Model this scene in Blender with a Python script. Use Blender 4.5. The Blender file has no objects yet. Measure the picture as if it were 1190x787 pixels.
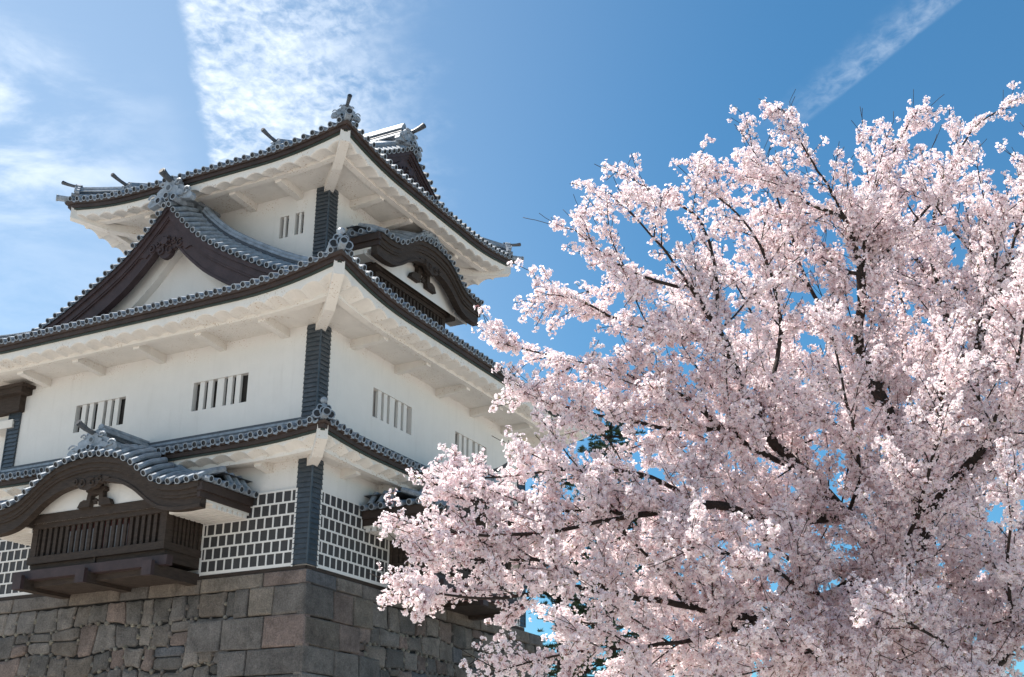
import bpy, math, random
import numpy as np
from mathutils import Vector, kdtree
R = math.radians
random.seed(7); rng = np.random.default_rng(11)
sc = bpy.context.scene
COL = sc.collection

# ------------------------------------------------------------------ camera
cam_d = bpy.data.cameras.new('camera'); cam = bpy.data.objects.new('camera', cam_d); COL.objects.link(cam)
cam.location = (0, 0, 1.6)
cam.rotation_euler = (R(90 + 21.65), R(0), 0)
cam_d.sensor_width = 36.0; cam_d.lens = 36.0 * 1404.0 / 1190.0
cam_d.clip_start = 0.1; cam_d.clip_end = 6000
sc.camera = cam

# ------------------------------------------------------------------ sky, sun, exposure
SUN_AZ, SUN_EL = R(-63), R(61)          # azimuth clockwise from +Y
world = bpy.data.worlds.new('World'); sc.world = world; world.use_nodes = True
wn, wl = world.node_tree.nodes, world.node_tree.links
for n in list(wn): wn.remove(n)
def N(t, nodes, **kw):
    n = nodes.new(t)
    for k, v in kw.items():
        if hasattr(n, k): setattr(n, k, v)
    return n
def mth(nodes, links, op, a, b=None, c=None, clamp=False):
    n = nodes.new('ShaderNodeMath'); n.operation = op; n.use_clamp = clamp
    for i, x in enumerate((a, b, c)):
        if x is None: continue
        if isinstance(x, (int, float)): n.inputs[i].default_value = x
        else: links.new(x, n.inputs[i])
    return n.outputs[0]
def W(op, a, b=None, c=None, clamp=False): return mth(wn, wl, op, a, b, c, clamp)
def sstep(x, lo, hi):
    n = wn.new('ShaderNodeMapRange'); n.interpolation_type = 'SMOOTHSTEP'
    wl.new(x, n.inputs[0]); n.inputs[1].default_value = lo; n.inputs[2].default_value = hi
    return n.outputs[0]
wout = N('ShaderNodeOutputWorld', wn); bg = N('ShaderNodeBackground', wn)
sky = N('ShaderNodeTexSky', wn); sky.sky_type = 'NISHITA'; sky.sun_disc = False
sky.sun_elevation = SUN_EL; sky.sun_rotation = SUN_AZ
sky.air_density = 1.0; sky.dust_density = 0.1; sky.ozone_density = 3.0; sky.altitude = 0
bg.inputs[1].default_value = 0.06
tc = N('ShaderNodeTexCoord', wn); sep = N('ShaderNodeSeparateXYZ', wn); wl.new(tc.outputs['Generated'], sep.inputs[0])
zz = W('MAXIMUM', sep.outputs[2], 0.02)
cx = W('DIVIDE', sep.outputs[0], zz); cy = W('DIVIDE', sep.outputs[1], zz)      # where the ray meets a flat cloud layer
comb = N('ShaderNodeCombineXYZ', wn); wl.new(cx, comb.inputs[0]); wl.new(cy, comb.inputs[1])
def wnoise(scale, detail, rough, stretch=(1, 1, 1), rot=0, dist=0.0):
    mp = N('ShaderNodeMapping', wn); mp.inputs['Scale'].default_value = stretch; mp.inputs['Rotation'].default_value = (0, 0, rot)
    wl.new(comb.outputs[0], mp.inputs[0])
    n = N('ShaderNodeTexNoise', wn); n.inputs['Scale'].default_value = scale; n.inputs['Detail'].default_value = detail
    n.inputs['Roughness'].default_value = rough; n.inputs['Distortion'].default_value = dist
    wl.new(mp.outputs[0], n.inputs['Vector']); return n.outputs['Fac']
def line(x0, y0, x1, y1):                  # signed distance to a line in the cloud layer (positive on its right)
    dx, dy = x1 - x0, y1 - y0; L = math.hypot(dx, dy); nx, ny = dy / L, -dx / L
    return W('ADD', W('ADD', W('MULTIPLY', cx, nx), W('MULTIPLY', cy, ny)), -(nx * x0 + ny * y0))
big = wnoise(3.0, 4, 0.55); fine = wnoise(46.0, 5, 0.60, (1, 0.75, 1), 0.5, 0.3); mid = wnoise(7.0, 5, 0.6, (1, 1.6, 1), 0.35, 0.4)
wisp = wnoise(4.0, 8, 0.60, (1.0, 1.25, 1), 0.5, 0.35)
# sheet of mackerel cloud with a sharp left edge
e1 = W('ADD', line(-.44, 1.31, -.47, 1.53), W('MULTIPLY', W('SUBTRACT', fine, .5), .03))
e2 = W('ADD', line(-.44, 1.31, -.492, 1.72), W('MULTIPLY', W('SUBTRACT', mid, .5), .05))
edge = sstep(W('MULTIPLY', W('ADD', e1, e2), .5), -.004, .022)
fade = W('SUBTRACT', 1.0, sstep(W('ADD', cx, W('MULTIPLY', W('SUBTRACT', mid, .5), .22)), -.33, -.08))
sheet = W('MULTIPLY', W('MULTIPLY', edge, fade), W('ADD', W('MULTIPLY', sstep(fine, .32, .72), .42), W('MULTIPLY', sstep(mid, .32, .75), .55)))
# wisps on the left
lw = W('SUBTRACT', 1.0, sstep(W('ADD', cx, W('MULTIPLY', W('SUBTRACT', big, .5), .35)), -.86, -.5))
wis = W('MULTIPLY', W('SUBTRACT', 1.0, W('MULTIPLY', sstep(cy, 1.65, 2.1), .85)), W('MULTIPLY', W('MULTIPLY', lw, sstep(wisp, .34, .68)), W('ADD', .25, sstep(W('ADD', cy, W('MULTIPLY', W('SUBTRACT', wisp, .5), .5)), 1.3, 1.55))))
# contrail on the right, crisp on its lower side
cd = W('ADD', line(.59, 1.31, .4605, 1.60), W('MULTIPLY', W('SUBTRACT', fine, .5), .012))
ct = W('MULTIPLY', sstep(cd, -.085, -.012), W('SUBTRACT', 1.0, sstep(cd, -.004, .006)))
ctf = W('MULTIPLY', W('MULTIPLY', ct, sstep(fine, .2, .85)), W('MULTIPLY', W('SUBTRACT', 1.0, sstep(cy, 1.45, 1.72)), .30))
veil = W('MULTIPLY', W('SUBTRACT', 1.0, sstep(cx, -.75, .45)), .30)
cl = W('MULTIPLY', W('MINIMUM', W('ADD', W('MAXIMUM', W('MAXIMUM', sheet, W('MULTIPLY', wis, .62)), ctf), veil), 1.0), .75)
tint = N('ShaderNodeMixRGB', wn); tint.blend_type = 'MULTIPLY'; tint.inputs[0].default_value = 1; wl.new(sky.outputs[0], tint.inputs[1]); tint.inputs[2].default_value = (.58, 1.09, 1.20, 1)
mix = N('ShaderNodeMixRGB', wn); wl.new(cl, mix.inputs[0]); wl.new(tint.outputs[0], mix.inputs[1])
mix.inputs[2].default_value = (11, 11.6, 12.2, 1)
wl.new(mix.outputs[0], bg.inputs[0]); wl.new(bg.outputs[0], wout.inputs[0])
world.cycles_visibility.camera = True

sun_d = bpy.data.lights.new('sun', 'SUN'); sun_d.energy = 5.0; sun_d.angle = R(0.55); sun_d.color = (1, .955, .89)
sun = bpy.data.objects.new('sun', sun_d); COL.objects.link(sun)
sdir = Vector((math.sin(SUN_AZ) * math.cos(SUN_EL), math.cos(SUN_AZ) * math.cos(SUN_EL), math.sin(SUN_EL)))
sun.rotation_euler = sdir.to_track_quat('Z', 'Y').to_euler()
sc.view_settings.view_transform = 'Standard'; sc.view_settings.look = 'None'
sc.view_settings.exposure = 1.0; sc.view_settings.gamma = 1.0
sc.cycles.max_bounces = 12; sc.cycles.diffuse_bounces = 8; sc.cycles.transmission_bounces = 10; sc.cycles.transparent_max_bounces = 8

# ------------------------------------------------------------------ materials
def new_mat(name):
    m = bpy.data.materials.new(name); m.use_nodes = True
    return m, m.node_tree.nodes, m.node_tree.links, m.node_tree.nodes['Principled BSDF']
def mat(name, col, rough=.7, var=.25, scale=3.0, bump=.0, bscale=30.0, col2=None, spec=.3, stretch=(1, 1, 1), contrast=(.3, .7)):
    m, n, l, b = new_mat(name)
    tcn = n.new('ShaderNodeTexCoord'); mp = n.new('ShaderNodeMapping'); mp.inputs['Scale'].default_value = stretch
    l.new(tcn.outputs['Object'], mp.inputs[0])
    nz = n.new('ShaderNodeTexNoise'); nz.inputs['Scale'].default_value = scale; nz.inputs['Detail'].default_value = 8; nz.inputs['Roughness'].default_value = .65
    l.new(mp.outputs[0], nz.inputs['Vector'])
    mr = n.new('ShaderNodeMapRange'); mr.inputs[1].default_value, mr.inputs[2].default_value = contrast; l.new(nz.outputs['Fac'], mr.inputs[0])
    mx = n.new('ShaderNodeMixRGB'); l.new(mr.outputs[0], mx.inputs[0])
    c2 = col2 or tuple(c * (1 - var) for c in col)
    mx.inputs[1].default_value = (*c2, 1); mx.inputs[2].default_value = (*col, 1)
    l.new(mx.outputs[0], b.inputs['Base Color'])
    b.inputs['Roughness'].default_value = rough; b.inputs['Specular IOR Level'].default_value = spec
    if bump:
        n2 = n.new('ShaderNodeTexNoise'); n2.inputs['Scale'].default_value = bscale; n2.inputs['Detail'].default_value = 6
        l.new(mp.outputs[0], n2.inputs['Vector'])
        bp = n.new('ShaderNodeBump'); bp.inputs['Strength'].default_value = bump; bp.inputs['Distance'].default_value = .03
        l.new(n2.outputs['Fac'], bp.inputs['Height']); l.new(bp.outputs[0], b.inputs['Normal'])
    return m
M = {}
M['plaster'] = mat('white_plaster', (.69, .67, .645), .85, .07, 1.3, .12, 14, spec=.15)
def weather(m, bands):
    n, l = m.node_tree.nodes, m.node_tree.links; b = n['Principled BSDF']; src = b.inputs['Base Color'].links[0].from_socket
    tcn = n.new('ShaderNodeTexCoord'); sp = n.new('ShaderNodeSeparateXYZ'); l.new(tcn.outputs['Object'], sp.inputs[0])
    def noise(scale, st, detail=6):
        mp = n.new('ShaderNodeMapping'); mp.inputs['Scale'].default_value = st; l.new(tcn.outputs['Object'], mp.inputs[0])
        z = n.new('ShaderNodeTexNoise'); z.inputs['Scale'].default_value = scale; z.inputs['Detail'].default_value = detail; l.new(mp.outputs[0], z.inputs['Vector']); return z.outputs['Fac']
    def ss(x, a, c):
        r = n.new('ShaderNodeMapRange'); r.interpolation_type = 'SMOOTHSTEP'; l.new(x, r.inputs[0]); r.inputs[1].default_value = a; r.inputs[2].default_value = c; return r.outputs[0]
    def mm(op, a, c): return mth(n, l, op, a, c)
    top = None
    for z0, z1 in bands:                                 # weather specks gather in bands near the joints
        q = mm('MULTIPLY', ss(sp.outputs[2], z0, z1), mm('LESS_THAN', sp.outputs[2], z1 + .4)); top = q if top is None else mm('ADD', top, q)
    speck = mm('MULTIPLY', mm('MULTIPLY', ss(noise(22, (1, 1, 1), 3), .60, .66), ss(noise(1.3, (1, 1, 1), 4), .46, .60)), top)
    streak = mm('MULTIPLY', ss(noise(5.5, (1, 1, .10)), .52, .78), .16)
    m1 = n.new('ShaderNodeMixRGB'); l.new(streak, m1.inputs[0]); l.new(src, m1.inputs[1]); m1.inputs[2].default_value = (.42, .39, .36, 1)
    m2 = n.new('ShaderNodeMixRGB'); l.new(mm('MULTIPLY', speck, .75), m2.inputs[0]); l.new(m1.outputs[0], m2.inputs[1]); m2.inputs[2].default_value = (.34, .22, .13, 1)
    l.new(m2.outputs[0], b.inputs['Base Color'])
weather(M['plaster'], ((2.1, 2.65), (5.7, 6.35), (10.8, 11.45)))
M['eaves'] = mat('eaves_plaster_bounce_tint', (.71, .675, .63), .85, .10, 2.2, .15, 18, spec=.15)  # same plaster, warmer: bounced sunlight on the eaves is put into the colour
weather(M['eaves'], ((2.3, 2.6), (6.0, 6.3), (11.1, 11.4)))
M['tile'] = mat('grey_roof_tile', (.32, .365, .42), .52, .55, 5.0, .25, 25, spec=.4)
M['tiledark'] = mat('dark_roof_tile', (.085, .095, .11), .5, .5, 6.0, .25, 25, spec=.45)
M['disc'] = mat('dark_tile_face', (.045, .048, .055), .6, .5, 6.0)  # near-black face set inside the rim of the round tile ends
M['corner'] = mat('blue_black_tile', (.055, .07, .085), .38, .5, 7.0, .2, 30, spec=.5)
M['wood'] = mat('weathered_dark_wood', (.062, .045, .036), .75, .55, 4.0, .35, 30, stretch=(1, 1, 6), spec=.25)
M['barge'] = mat('purple_brown_copper_wood', (.058, .037, .038), .6, .45, 3.0, .2, 30, spec=.3)
M['fascia'] = mat('dark_brown_fascia', (.05, .033, .028), .6, .5, 3.0, .2, 30, spec=.3)
M['verdigris'] = mat('dark_green_copper', (.035, .05, .042), .55, .4, 4.0, spec=.35)
M['namako'] = mat('charcoal_wall_tile', (.048, .046, .048), .6, .35, 9.0, .2, 40, spec=.4)
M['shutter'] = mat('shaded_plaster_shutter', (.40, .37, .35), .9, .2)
M['hole'] = mat('dark_interior', (.035, .032, .03), .9, .2)
M['red'] = mat('dark_red_lattice', (.06, .012, .010), .7, .3)
M['curtain'] = mat('grey_window_board', (.17, .17, .18), .8, .2, 4.0)
M['bark'] = mat('cherry_bark', (.045, .033, .028), .85, .5, 9.0, .6, 40, spec=.2)

# ------------------------------------------------------------------ mesh helpers
class MB:
    def __init__(s): s.v = []; s.f = []; s.m = []; s.mats = []; s.cur = 0; s.cols = None
    def use(s, m):
        if m not in s.mats: s.mats.append(m)
        s.cur = s.mats.index(m); return s
    def add(s, vs, fs):
        b = len(s.v); s.v.extend(vs); s.f.extend([tuple(b + i for i in f) for f in fs]); s.m.extend([s.cur] * len(fs))
    def hexa(s, p):                                      # 8 points: bottom ring 0-3, top ring 4-7
        s.add(p, [(3, 2, 1, 0), (4, 5, 6, 7), (0, 1, 5, 4), (1, 2, 6, 5), (2, 3, 7, 6), (3, 0, 4, 7)])
    def box(s, F, a, b):
        (x0, y0, z0), (x1, y1, z1) = a, b
        s.hexa([F(x0, y0, z0), F(x1, y0, z0), F(x1, y1, z0), F(x0, y1, z0), F(x0, y0, z1), F(x1, y0, z1), F(x1, y1, z1), F(x0, y1, z1)])
    def tube(s, pts, rad, n=8, cap=True):
        pts = [Vector(p) for p in pts]
        rad = rad if isinstance(rad, (list, tuple)) else [rad] * len(pts)
        rings = []; ref = None
        for i, p in enumerate(pts):
            t = (pts[min(i + 1, len(pts) - 1)] - pts[max(i - 1, 0)]).normalized()
            if ref is None: ref = t.orthogonal() if abs(t.z) > .9 else Vector((0, 0, 1)).cross(t)
            a = (ref - t * ref.dot(t)).normalized(); b = t.cross(a); ref = a
            rings.append([p + (a * math.cos(2 * math.pi * k / n) + b * math.sin(2 * math.pi * k / n)) * rad[i] for k in range(n)])
        vs = [tuple(q) for r in rings for q in r]; fs = []
        for i in range(len(rings) - 1):
            for k in range(n):
                fs.append((i * n + k, i * n + (k + 1) % n, (i + 1) * n + (k + 1) % n, (i + 1) * n + k))
        if cap:
            fs.append(tuple(reversed(range(n)))); fs.append(tuple(range((len(rings) - 1) * n, len(rings) * n)))
        s.add(vs, fs)
    def strip(s, rows, closed=False):                    # rows of equal point counts
        n = len(rows[0]); vs = [p for r in rows for p in r]; fs = []
        for i in range(len(rows) - 1):
            for k in range(n - 1 + (1 if closed else 0)):
                k2 = (k + 1) % n
                fs.append((i * n + k, i * n + k2, (i + 1) * n + k2, (i + 1) * n + k))
        s.add(vs, fs)
    def plate(s, F, poly, d0, d1):                       # polygon in (s,z) extruded from d0 to d1
        n = len(poly); vs = [F(x, d0, z) for x, z in poly] + [F(x, d1, z) for x, z in poly]
        fs = [tuple(range(n)), tuple(reversed(range(n, 2 * n)))] + [(k, (k + 1) % n, n + (k + 1) % n, n + k) for k in range(n)]
        s.add(vs, fs)
    def build(s, name, parent=None, smooth=False):
        me = bpy.data.meshes.new(name); me.from_pydata([tuple(p) for p in s.v], [], s.f)
        for m in s.mats: me.materials.append(M[m])
        me.polygons.foreach_set('material_index', s.m)
        if smooth: me.polygons.foreach_set('use_smooth', [True] * len(s.f))
        if s.cols is not None:
            at = me.color_attributes.new('tint', 'FLOAT_COLOR', 'POINT'); at.data.foreach_set('color', np.asarray(s.cols, dtype=np.float32).ravel())
        me.update()
        o = bpy.data.objects.new(name, me); COL.objects.link(o)
        if parent is not None: o.parent = parent
        return o
def tag(o, label=None, cat=None, group=None, kind=None):
    for k, v in (('label', label), ('category', cat), ('group', group), ('kind', kind)):
        if v: o[k] = v
    return o
def empty(name, loc=(0, 0, 0), rz=0):
    o = bpy.data.objects.new(name, None); COL.objects.link(o); o.location = loc; o.rotation_euler = (0, 0, rz); o.empty_display_size = .5
    return o

# ------------------------------------------------------------------ the castle turret
# local frame: y runs along the left front, x along the right front; origin at their corner on the stone
OX, OY, OZ = -5.05, 29.57, 7.39
ROT = R(63)
turret = empty('castle_turret', (OX, OY, OZ), ROT)
tag(turret, 'three-storey white plastered castle turret with grey tiled roofs on the stone rampart', 'castle turret')
UM, VM = 11.2, 11.9
def FL(s, d, z): return (-d, s, z)                       # left front: s along the wall, d outwards
def FR(s, d, z): return (s, -d, z)                       # right front
def FBL(s, d, z): return (s, UM + d, z)                  # far side of the left front
def FBR(s, d, z): return (VM + d, s, z)
T3 = (1.25, 8.15, 1.65, 8.2)                              # u0,u1,v0,v1 of the top storey
def G3L(s, d, z): return (T3[2] - d, s, z)
def G3R(s, d, z): return (s, T3[0] - d, z)
def G3BL(s, d, z): return (s, T3[1] + d, z)
def G3BR(s, d, z): return (T3[3] + d, s, z)

def wall_panel(mb, F, s0, s1, z0, z1, holes=(), depth=.32):
    xs = sorted({s0, s1, *[h[0] for h in holes], *[h[1] for h in holes]}); zs = sorted({z0, z1, *[h[2] for h in holes], *[h[3] for h in holes]})
    for i in range(len(xs) - 1):
        for j in range(len(zs) - 1):
            xm, zm = (xs[i] + xs[i + 1]) / 2, (zs[j] + zs[j + 1]) / 2
            if any(h[0] < xm < h[1] and h[2] < zm < h[3] for h in holes): continue
            mb.add([F(xs[i], 0, zs[j]), F(xs[i + 1], 0, zs[j]), F(xs[i + 1], 0, zs[j + 1]), F(xs[i], 0, zs[j + 1])], [(0, 1, 2, 3)])
    for a, b, c, d in holes:
        q = [(a, c), (b, c), (b, d), (a, d)]
        for k in range(4):
            (x0, y0), (x1, y1) = q[k], q[(k + 1) % 4]
            mb.add([F(x0, 0, y0), F(x1, 0, y1), F(x1, -depth, y1), F(x0, -depth, y0)], [(0, 1, 2, 3)])

W2L = [(2.3, 4.19, 4.55, 5.38), (6.67, 8.58, 4.55, 5.38)]
W2R = [(2.6, 4.66, 4.56, 5.41), (7.24, 9.3, 4.56, 5.41)]
W3L = [(2.10, 2.42, 10.26, 10.98), (2.66, 2.98, 10.26, 10.98), (6.3, 6.62, 10.26, 10.98), (6.86, 7.18, 10.26, 10.98)]
mb = MB().use('plaster'); wall_panel(mb, FL, 0, UM, -.02, 2.75); wall_panel(mb, FR, 0, VM, -.02, 2.75)
wall_panel(mb, FBL, 0, VM, -.02, 2.75); wall_panel(mb, FBR, 0, UM, -.02, 2.75); mb.build('wall', turret)
mb = MB().use('plaster'); wall_panel(mb, FL, 0, UM, 2.75, 6.45, W2L); wall_panel(mb, FR, 0, VM, 2.75, 6.45, W2R)
wall_panel(mb, FBL, 0, VM, 2.75, 6.45); wall_panel(mb, FBR, 0, UM, 2.75, 6.45); mb.build('wall', turret)
mb = MB().use('plaster'); wall_panel(mb, G3L, T3[0], T3[1], 6.5, 11.73, W3L); wall_panel(mb, G3R, T3[2], T3[3], 6.5, 11.73)
wall_panel(mb, G3BL, T3[2], T3[3], 6.5, 11.73); wall_panel(mb, G3BR, T3[0], T3[1], 6.5, 11.73); mb.build('wall', turret)

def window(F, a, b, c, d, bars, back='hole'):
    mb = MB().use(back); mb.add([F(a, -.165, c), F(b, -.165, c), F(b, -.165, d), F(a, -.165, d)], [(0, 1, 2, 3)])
    w = mb.build('window', turret)
    for x0, x1, dep in bars:
        m2 = MB().use('plaster'); m2.box(F, (a + x0 * (b - a), -.04 - dep, c + .001), (a + x1 * (b - a), -.04, d - .001))
        m2.build('bar', w)
    return w
BARS = [(.15, .235, .09), (.30, .385, .09), (.45, .575, .10), (.66, .745, .09), (.81, .895, .09)]
for h in W2L: window(FL, *h, BARS)
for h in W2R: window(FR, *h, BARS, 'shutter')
for h in W3L: window(G3L, *h, [(.40, .66, .09)])

def corner_pillar(fold, z0, z1, w=.40):
    # fold(a, d, z): a>0 along the left front, a<0 along the right front, d outwards on both
    mb = MB().use('corner'); h = .125; n = int((z1 - z0) / h); h = (z1 - z0) / n
    for i in range(n):
        za, zb = z0 + i * h, z0 + (i + 1) * h
        o0, o1 = .075, .045                              # each course leans, its lower lip sticks out
        def ring(o, z): return [fold(w, -.03, z), fold(w, o, z), fold(0, o, z), fold(-w, o, z), fold(-w, -.03, z)]
        mb.strip([ring(o0, za), ring(o1, zb)])
        mb.strip([ring(o1 - .01, za), ring(o0, za)])
    mb.strip([ring(.05, z1), [fold(w, -.03, z1), fold(w, -.03, z1), fold(0, -.03, z1), fold(-w, -.03, z1), fold(-w, -.03, z1)]])
    # a round bead up the arris
    mb.tube([fold(0, .055, z0), fold(0, .055, z1)], .03, 6)
    return mb.build('corner_pillar', turret)
def fold_at(cu, cv, su, sv):                             # corner (u,v); su/sv = +1 when the walls run to larger u/v
    def f(a, d, z):
        if a > 0: return (cv - sv * d, cu + su * a, z)
        if a < 0: return (cv + sv * -a, cu - su * d, z)
        return (cv - sv * d, cu - su * d, z)
    return f
corner_pillar(fold_at(0, 0, 1, 1), .0, 2.72); corner_pillar(fold_at(0, 0, 1, 1), 3.45, 6.38)
corner_pillar(fold_at(UM, 0, -1, 1), 3.45, 6.38); corner_pillar(fold_at(0, VM, 1, -1), 3.45, 6.38); corner_pillar(fold_at(0, VM, 1, -1), 0, 2.72)
corner_pillar(fold_at(T3[0], T3[2], 1, 1), 8.2, 11.62)
corner_pillar(fold_at(T3[1], T3[2], -1, 1), 8.2, 11.62); corner_pillar(fold_at(T3[0], T3[3], 1, -1), 8.2, 11.62)

# --- chequered plaster grid over dark tiles on the ground storey
def chequer(F, s0, s1, z0=.04, z1=1.93, rows=6, step=.265):
    mb = MB().use('namako'); mb.box(F, (s0, .0, z0), (s1, .035, z1))
    p = mb.build('chequered_wall', turret)
    g = MB().use('plaster'); bw = .046; h = (z1 - z0) / rows
    for r in range(rows + 1):
        z = z0 + r * h; t = bw * (1.3 if r == 0 else .5)
        g.box(F, (s0, .03, z - t), (s1, .050, z + bw * .5))
    for r in range(rows):
        x = s0 + (step * .5 if r % 2 else 0)
        while x < s1 - .05:
            if x > s0 + .01: g.box(F, (x - bw / 2, .03, z0 + r * h + bw * .5), (x + bw / 2, .047, z0 + (r + 1) * h - bw * .5))
            x += step
    g.box(F, (s0 - .05, .03, z0 - .08), (s0, .07, z1 + .03)); g.box(F, (s1, .03, z0 - .08), (s1 + .05, .07, z1 + .03))
    g.build('plaster_grid', p)
chequer(FL, .41, 3.28); chequer(FL, 7.92, 11.15); chequer(FR, .41, 3.58); chequer(FR, 8.25, 11.5)
mb = MB().use('wood'); mb.box(FL, (-.02, -.05, -.13), (UM, .06, -.03)); mb.box(FR, (-.02, -.05, -.131), (VM, .061, -.031)); mb.build('sill_beam', turret)

# --- eaves: plastered soffit, brackets, coved rafters, dark fascia
def lerp(a, b, t): return a + (b - a) * t
def make_lift(s0, s1, e, L, reach):
    def f(s):
        a = max(0., min(1., 1 - (s - (s0 - e)) / reach)); b = max(0., min(1., 1 - ((s1 + e) - s) / reach))
        return L * (a * a + b * b)
    return f
def sweep(mb, F, s0, s1, prof, lift, e, n=28, closed=True, top=None):
    rows = []
    for i in range(n + 1):
        t = i / n; row = []
        for d, z in prof:
            s = lerp(s0 - d, s1 + d, t)
            k = max(0., min(1., (d + (0 if top is None else top)) / (e + (0 if top is None else top))))
            row.append(F(s, d, z + lift(s) * k ** 1.5))
        rows.append(row)
    mb.strip(rows, closed)
def eaves(sides, e, zs, ze, zf, zt, L, reach, brackets, arm=1.18, A=.11, p=.57):
    mb = MB().use('eaves'); fa = MB(); brk = []
    for F, s0, s1 in sides:
        lift = make_lift(s0, s1, e, L, reach); c = arm
        sweep(mb, F, s0, s1, [(0, zs), (c - .1, zs + .02)], lift, e, 28, False)
        sweep(mb, F, s0, s1, [(c - .1, zs + .05), (c - .1, zs - .10), (c + .08, zs - .10), (c + .08, zs + .1)], lift, e, 28, True)
        # coved rafters
        n = int(round((s1 - s0 + 2 * e) / p)) * 6; rows = []
        for i in range(n + 1):
            s = lerp(s0 - e, s1 + e, i / n); a = A * abs(math.sin(math.pi * i / 6)) ** .8
            d0 = max(c, s0 - s, s - s1); row = []
            for k in range(4):
                d = lerp(min(d0, e - .001), e, k / 3); q = (d - c) / (e - c)
                row.append(F(s, d, lerp(zs - .06, ze, q) + a * (.55 + .45 * q) + lift(s) * (d / e) ** 1.5))
            row.append(F(s, e + .03, ze + .015 + a + lift(s))); row.append(F(s, e + .035, zf + .03 + lift(s)))
            rows.append(row)
        mb.strip(rows)
        fa.use('verdigris'); sweep(fa, F, s0, s1, [(e - .1, zf), (e + .10, zf), (e + .10, zf + .045), (e - .1, zf + .045)], lift, e)
        fa.use('fascia'); sweep(fa, F, s0, s1, [(e - .1, zf + .04), (e + .14, zf + .05), (e + .15, zf + .155), (e - .1, zf + .155)], lift, e)
        sweep(fa, F, s0, s1, [(e - .1, zf + .15), (e + .20, zf + .16), (e + .235, zt - .075), (e - .1, zt - .075)], lift, e)
    o = mb.build('eaves', turret); f = fa.build('fascia', turret)
    for F, ss in brackets:
        for s in ss:
            b = MB().use('eaves'); w = .11
            b.hexa([F(s - w, 0, zs - .24), F(s + w, 0, zs - .24), F(s + w, arm - .1, zs - .17), F(s - w, arm - .1, zs - .17),
                    F(s - w, 0, zs + .01), F(s + w, 0, zs + .01), F(s + w, arm - .1, zs + .03), F(s - w, arm - .1, zs + .03)])
            b.build('bracket', o)
    return o
def hip_rafter(P, cu, cv, du, dv, e, zs, ze, L):         # white beam under an eave corner
    mb = MB().use('eaves'); w = .135; pts = []
    ox, oy = dv, du                                       # local x = v, y = u
    nx, ny = -oy * .7071, ox * .7071
    for k, (t, zb, zt_) in enumerate(((-.05, zs - .22, zs + .06), (e * .55, zs - .18, zs + .06), (e + .06, ze + L - .10, ze + L + .26))):
        x, y = cv + ox * t, cu + oy * t
        pts.append([(x - nx * w, y - ny * w, zb), (x + nx * w, y + ny * w, zb), (x + nx * w, y + ny * w, zt_), (x - nx * w, y - ny * w, zt_)])
    mb.strip(pts, True); mb.add(pts[0], [(0, 1, 2, 3)]); mb.add(pts[-1], [(3, 2, 1, 0)])
    mb.build('hip_rafter', P)

# --- tiled roofs
RIB = .08
def rib(mb, pts, disc=True, r=RIB, n=8, up=.02):
    mb.use('tile'); mb.tube(pts, r, n, cap=True)
    if disc:
        p0, p1 = Vector(pts[0]), Vector(pts[1]); t = (p0 - p1).normalized()
        mb.use('tile'); mb.tube([p0, p0 + t * .045], [r * 1.10, r * 1.10], 10, cap=False)
        a = t.orthogonal().normalized(); b = t.cross(a)
        c = p0 + t * .045; o1, o2 = [], []
        for k in range(10):
            q = a * math.cos(k * math.pi / 5) + b * math.sin(k * math.pi / 5); o1.append(tuple(c + q * r * 1.10)); o2.append(tuple(c + q * r * .8))
        mb.strip([o1, o2], True)
        mb.use('disc'); mb.tube([p0 + t * .012, p0 + t * .045], [r * .8] * 2, 10, cap=False); mb.tube([p0 + t * .010, p0 + t * .018], [r * .8] * 2, 10, cap=True)
def roof_sides(name, sides, e, zt, inset, ztop, L, reach, parent, gap=.30, concave=.12, cut=None):
    mb = MB(); E = e + .22
    for F, s0, s1 in sides:
        lift = make_lift(s0, s1, e, L, reach)
        def zr(d, s):
            t = (E - d) / (E + inset); k = max(0., min(1., (d + inset) / (e + inset)))
            return zt + (ztop - zt) * t - concave * 4 * t * (1 - t) * .5 + lift(s) * k ** 1.5
        mb.use('tiledark'); rows = []
        for i in range(33):
            row = []
            for k in range(7):
                d = lerp(E, -inset, k / 6); s = lerp(s0 - d, s1 + d, i / 32); row.append(F(s, d, zr(d, s) - .07))
            rows.append(row)
        mb.strip(rows)
        n = int((s1 - s0 + 2 * E) / gap); s = (s0 + s1) / 2 - gap * (n // 2)
        while s <= s1 + E - .02:
            if s >= s0 - E + .02:
                dm = max(-inset, s0 - s + .12, s - s1 + .12)
                if cut: dm = max(dm, cut(F, s))
                if dm < E - .1:
                    k = 2 + int((E - dm) / .9)
                    rib(mb, [F(s, lerp(E, dm, j / k), zr(lerp(E, dm, j / k), s)) for j in range(k + 1)])
                # sagging lip of the pan tile
                if s + gap < s1 + E:
                    rr = []
                    for j in range(5):
                        q = s + gap * (.22 + .56 * j / 4); sag = .045 * math.sin(math.pi * j / 4); z = zr(E, q) - .055 - sag
                        rr.append([F(q, E + .01, z + .03), F(q, E + .012, z - .03), F(q, E - .2, z - .02)])
                    mb.use('tile'); mb.strip(rr)
            s += gap
    return mb.build(name, parent)
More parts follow.
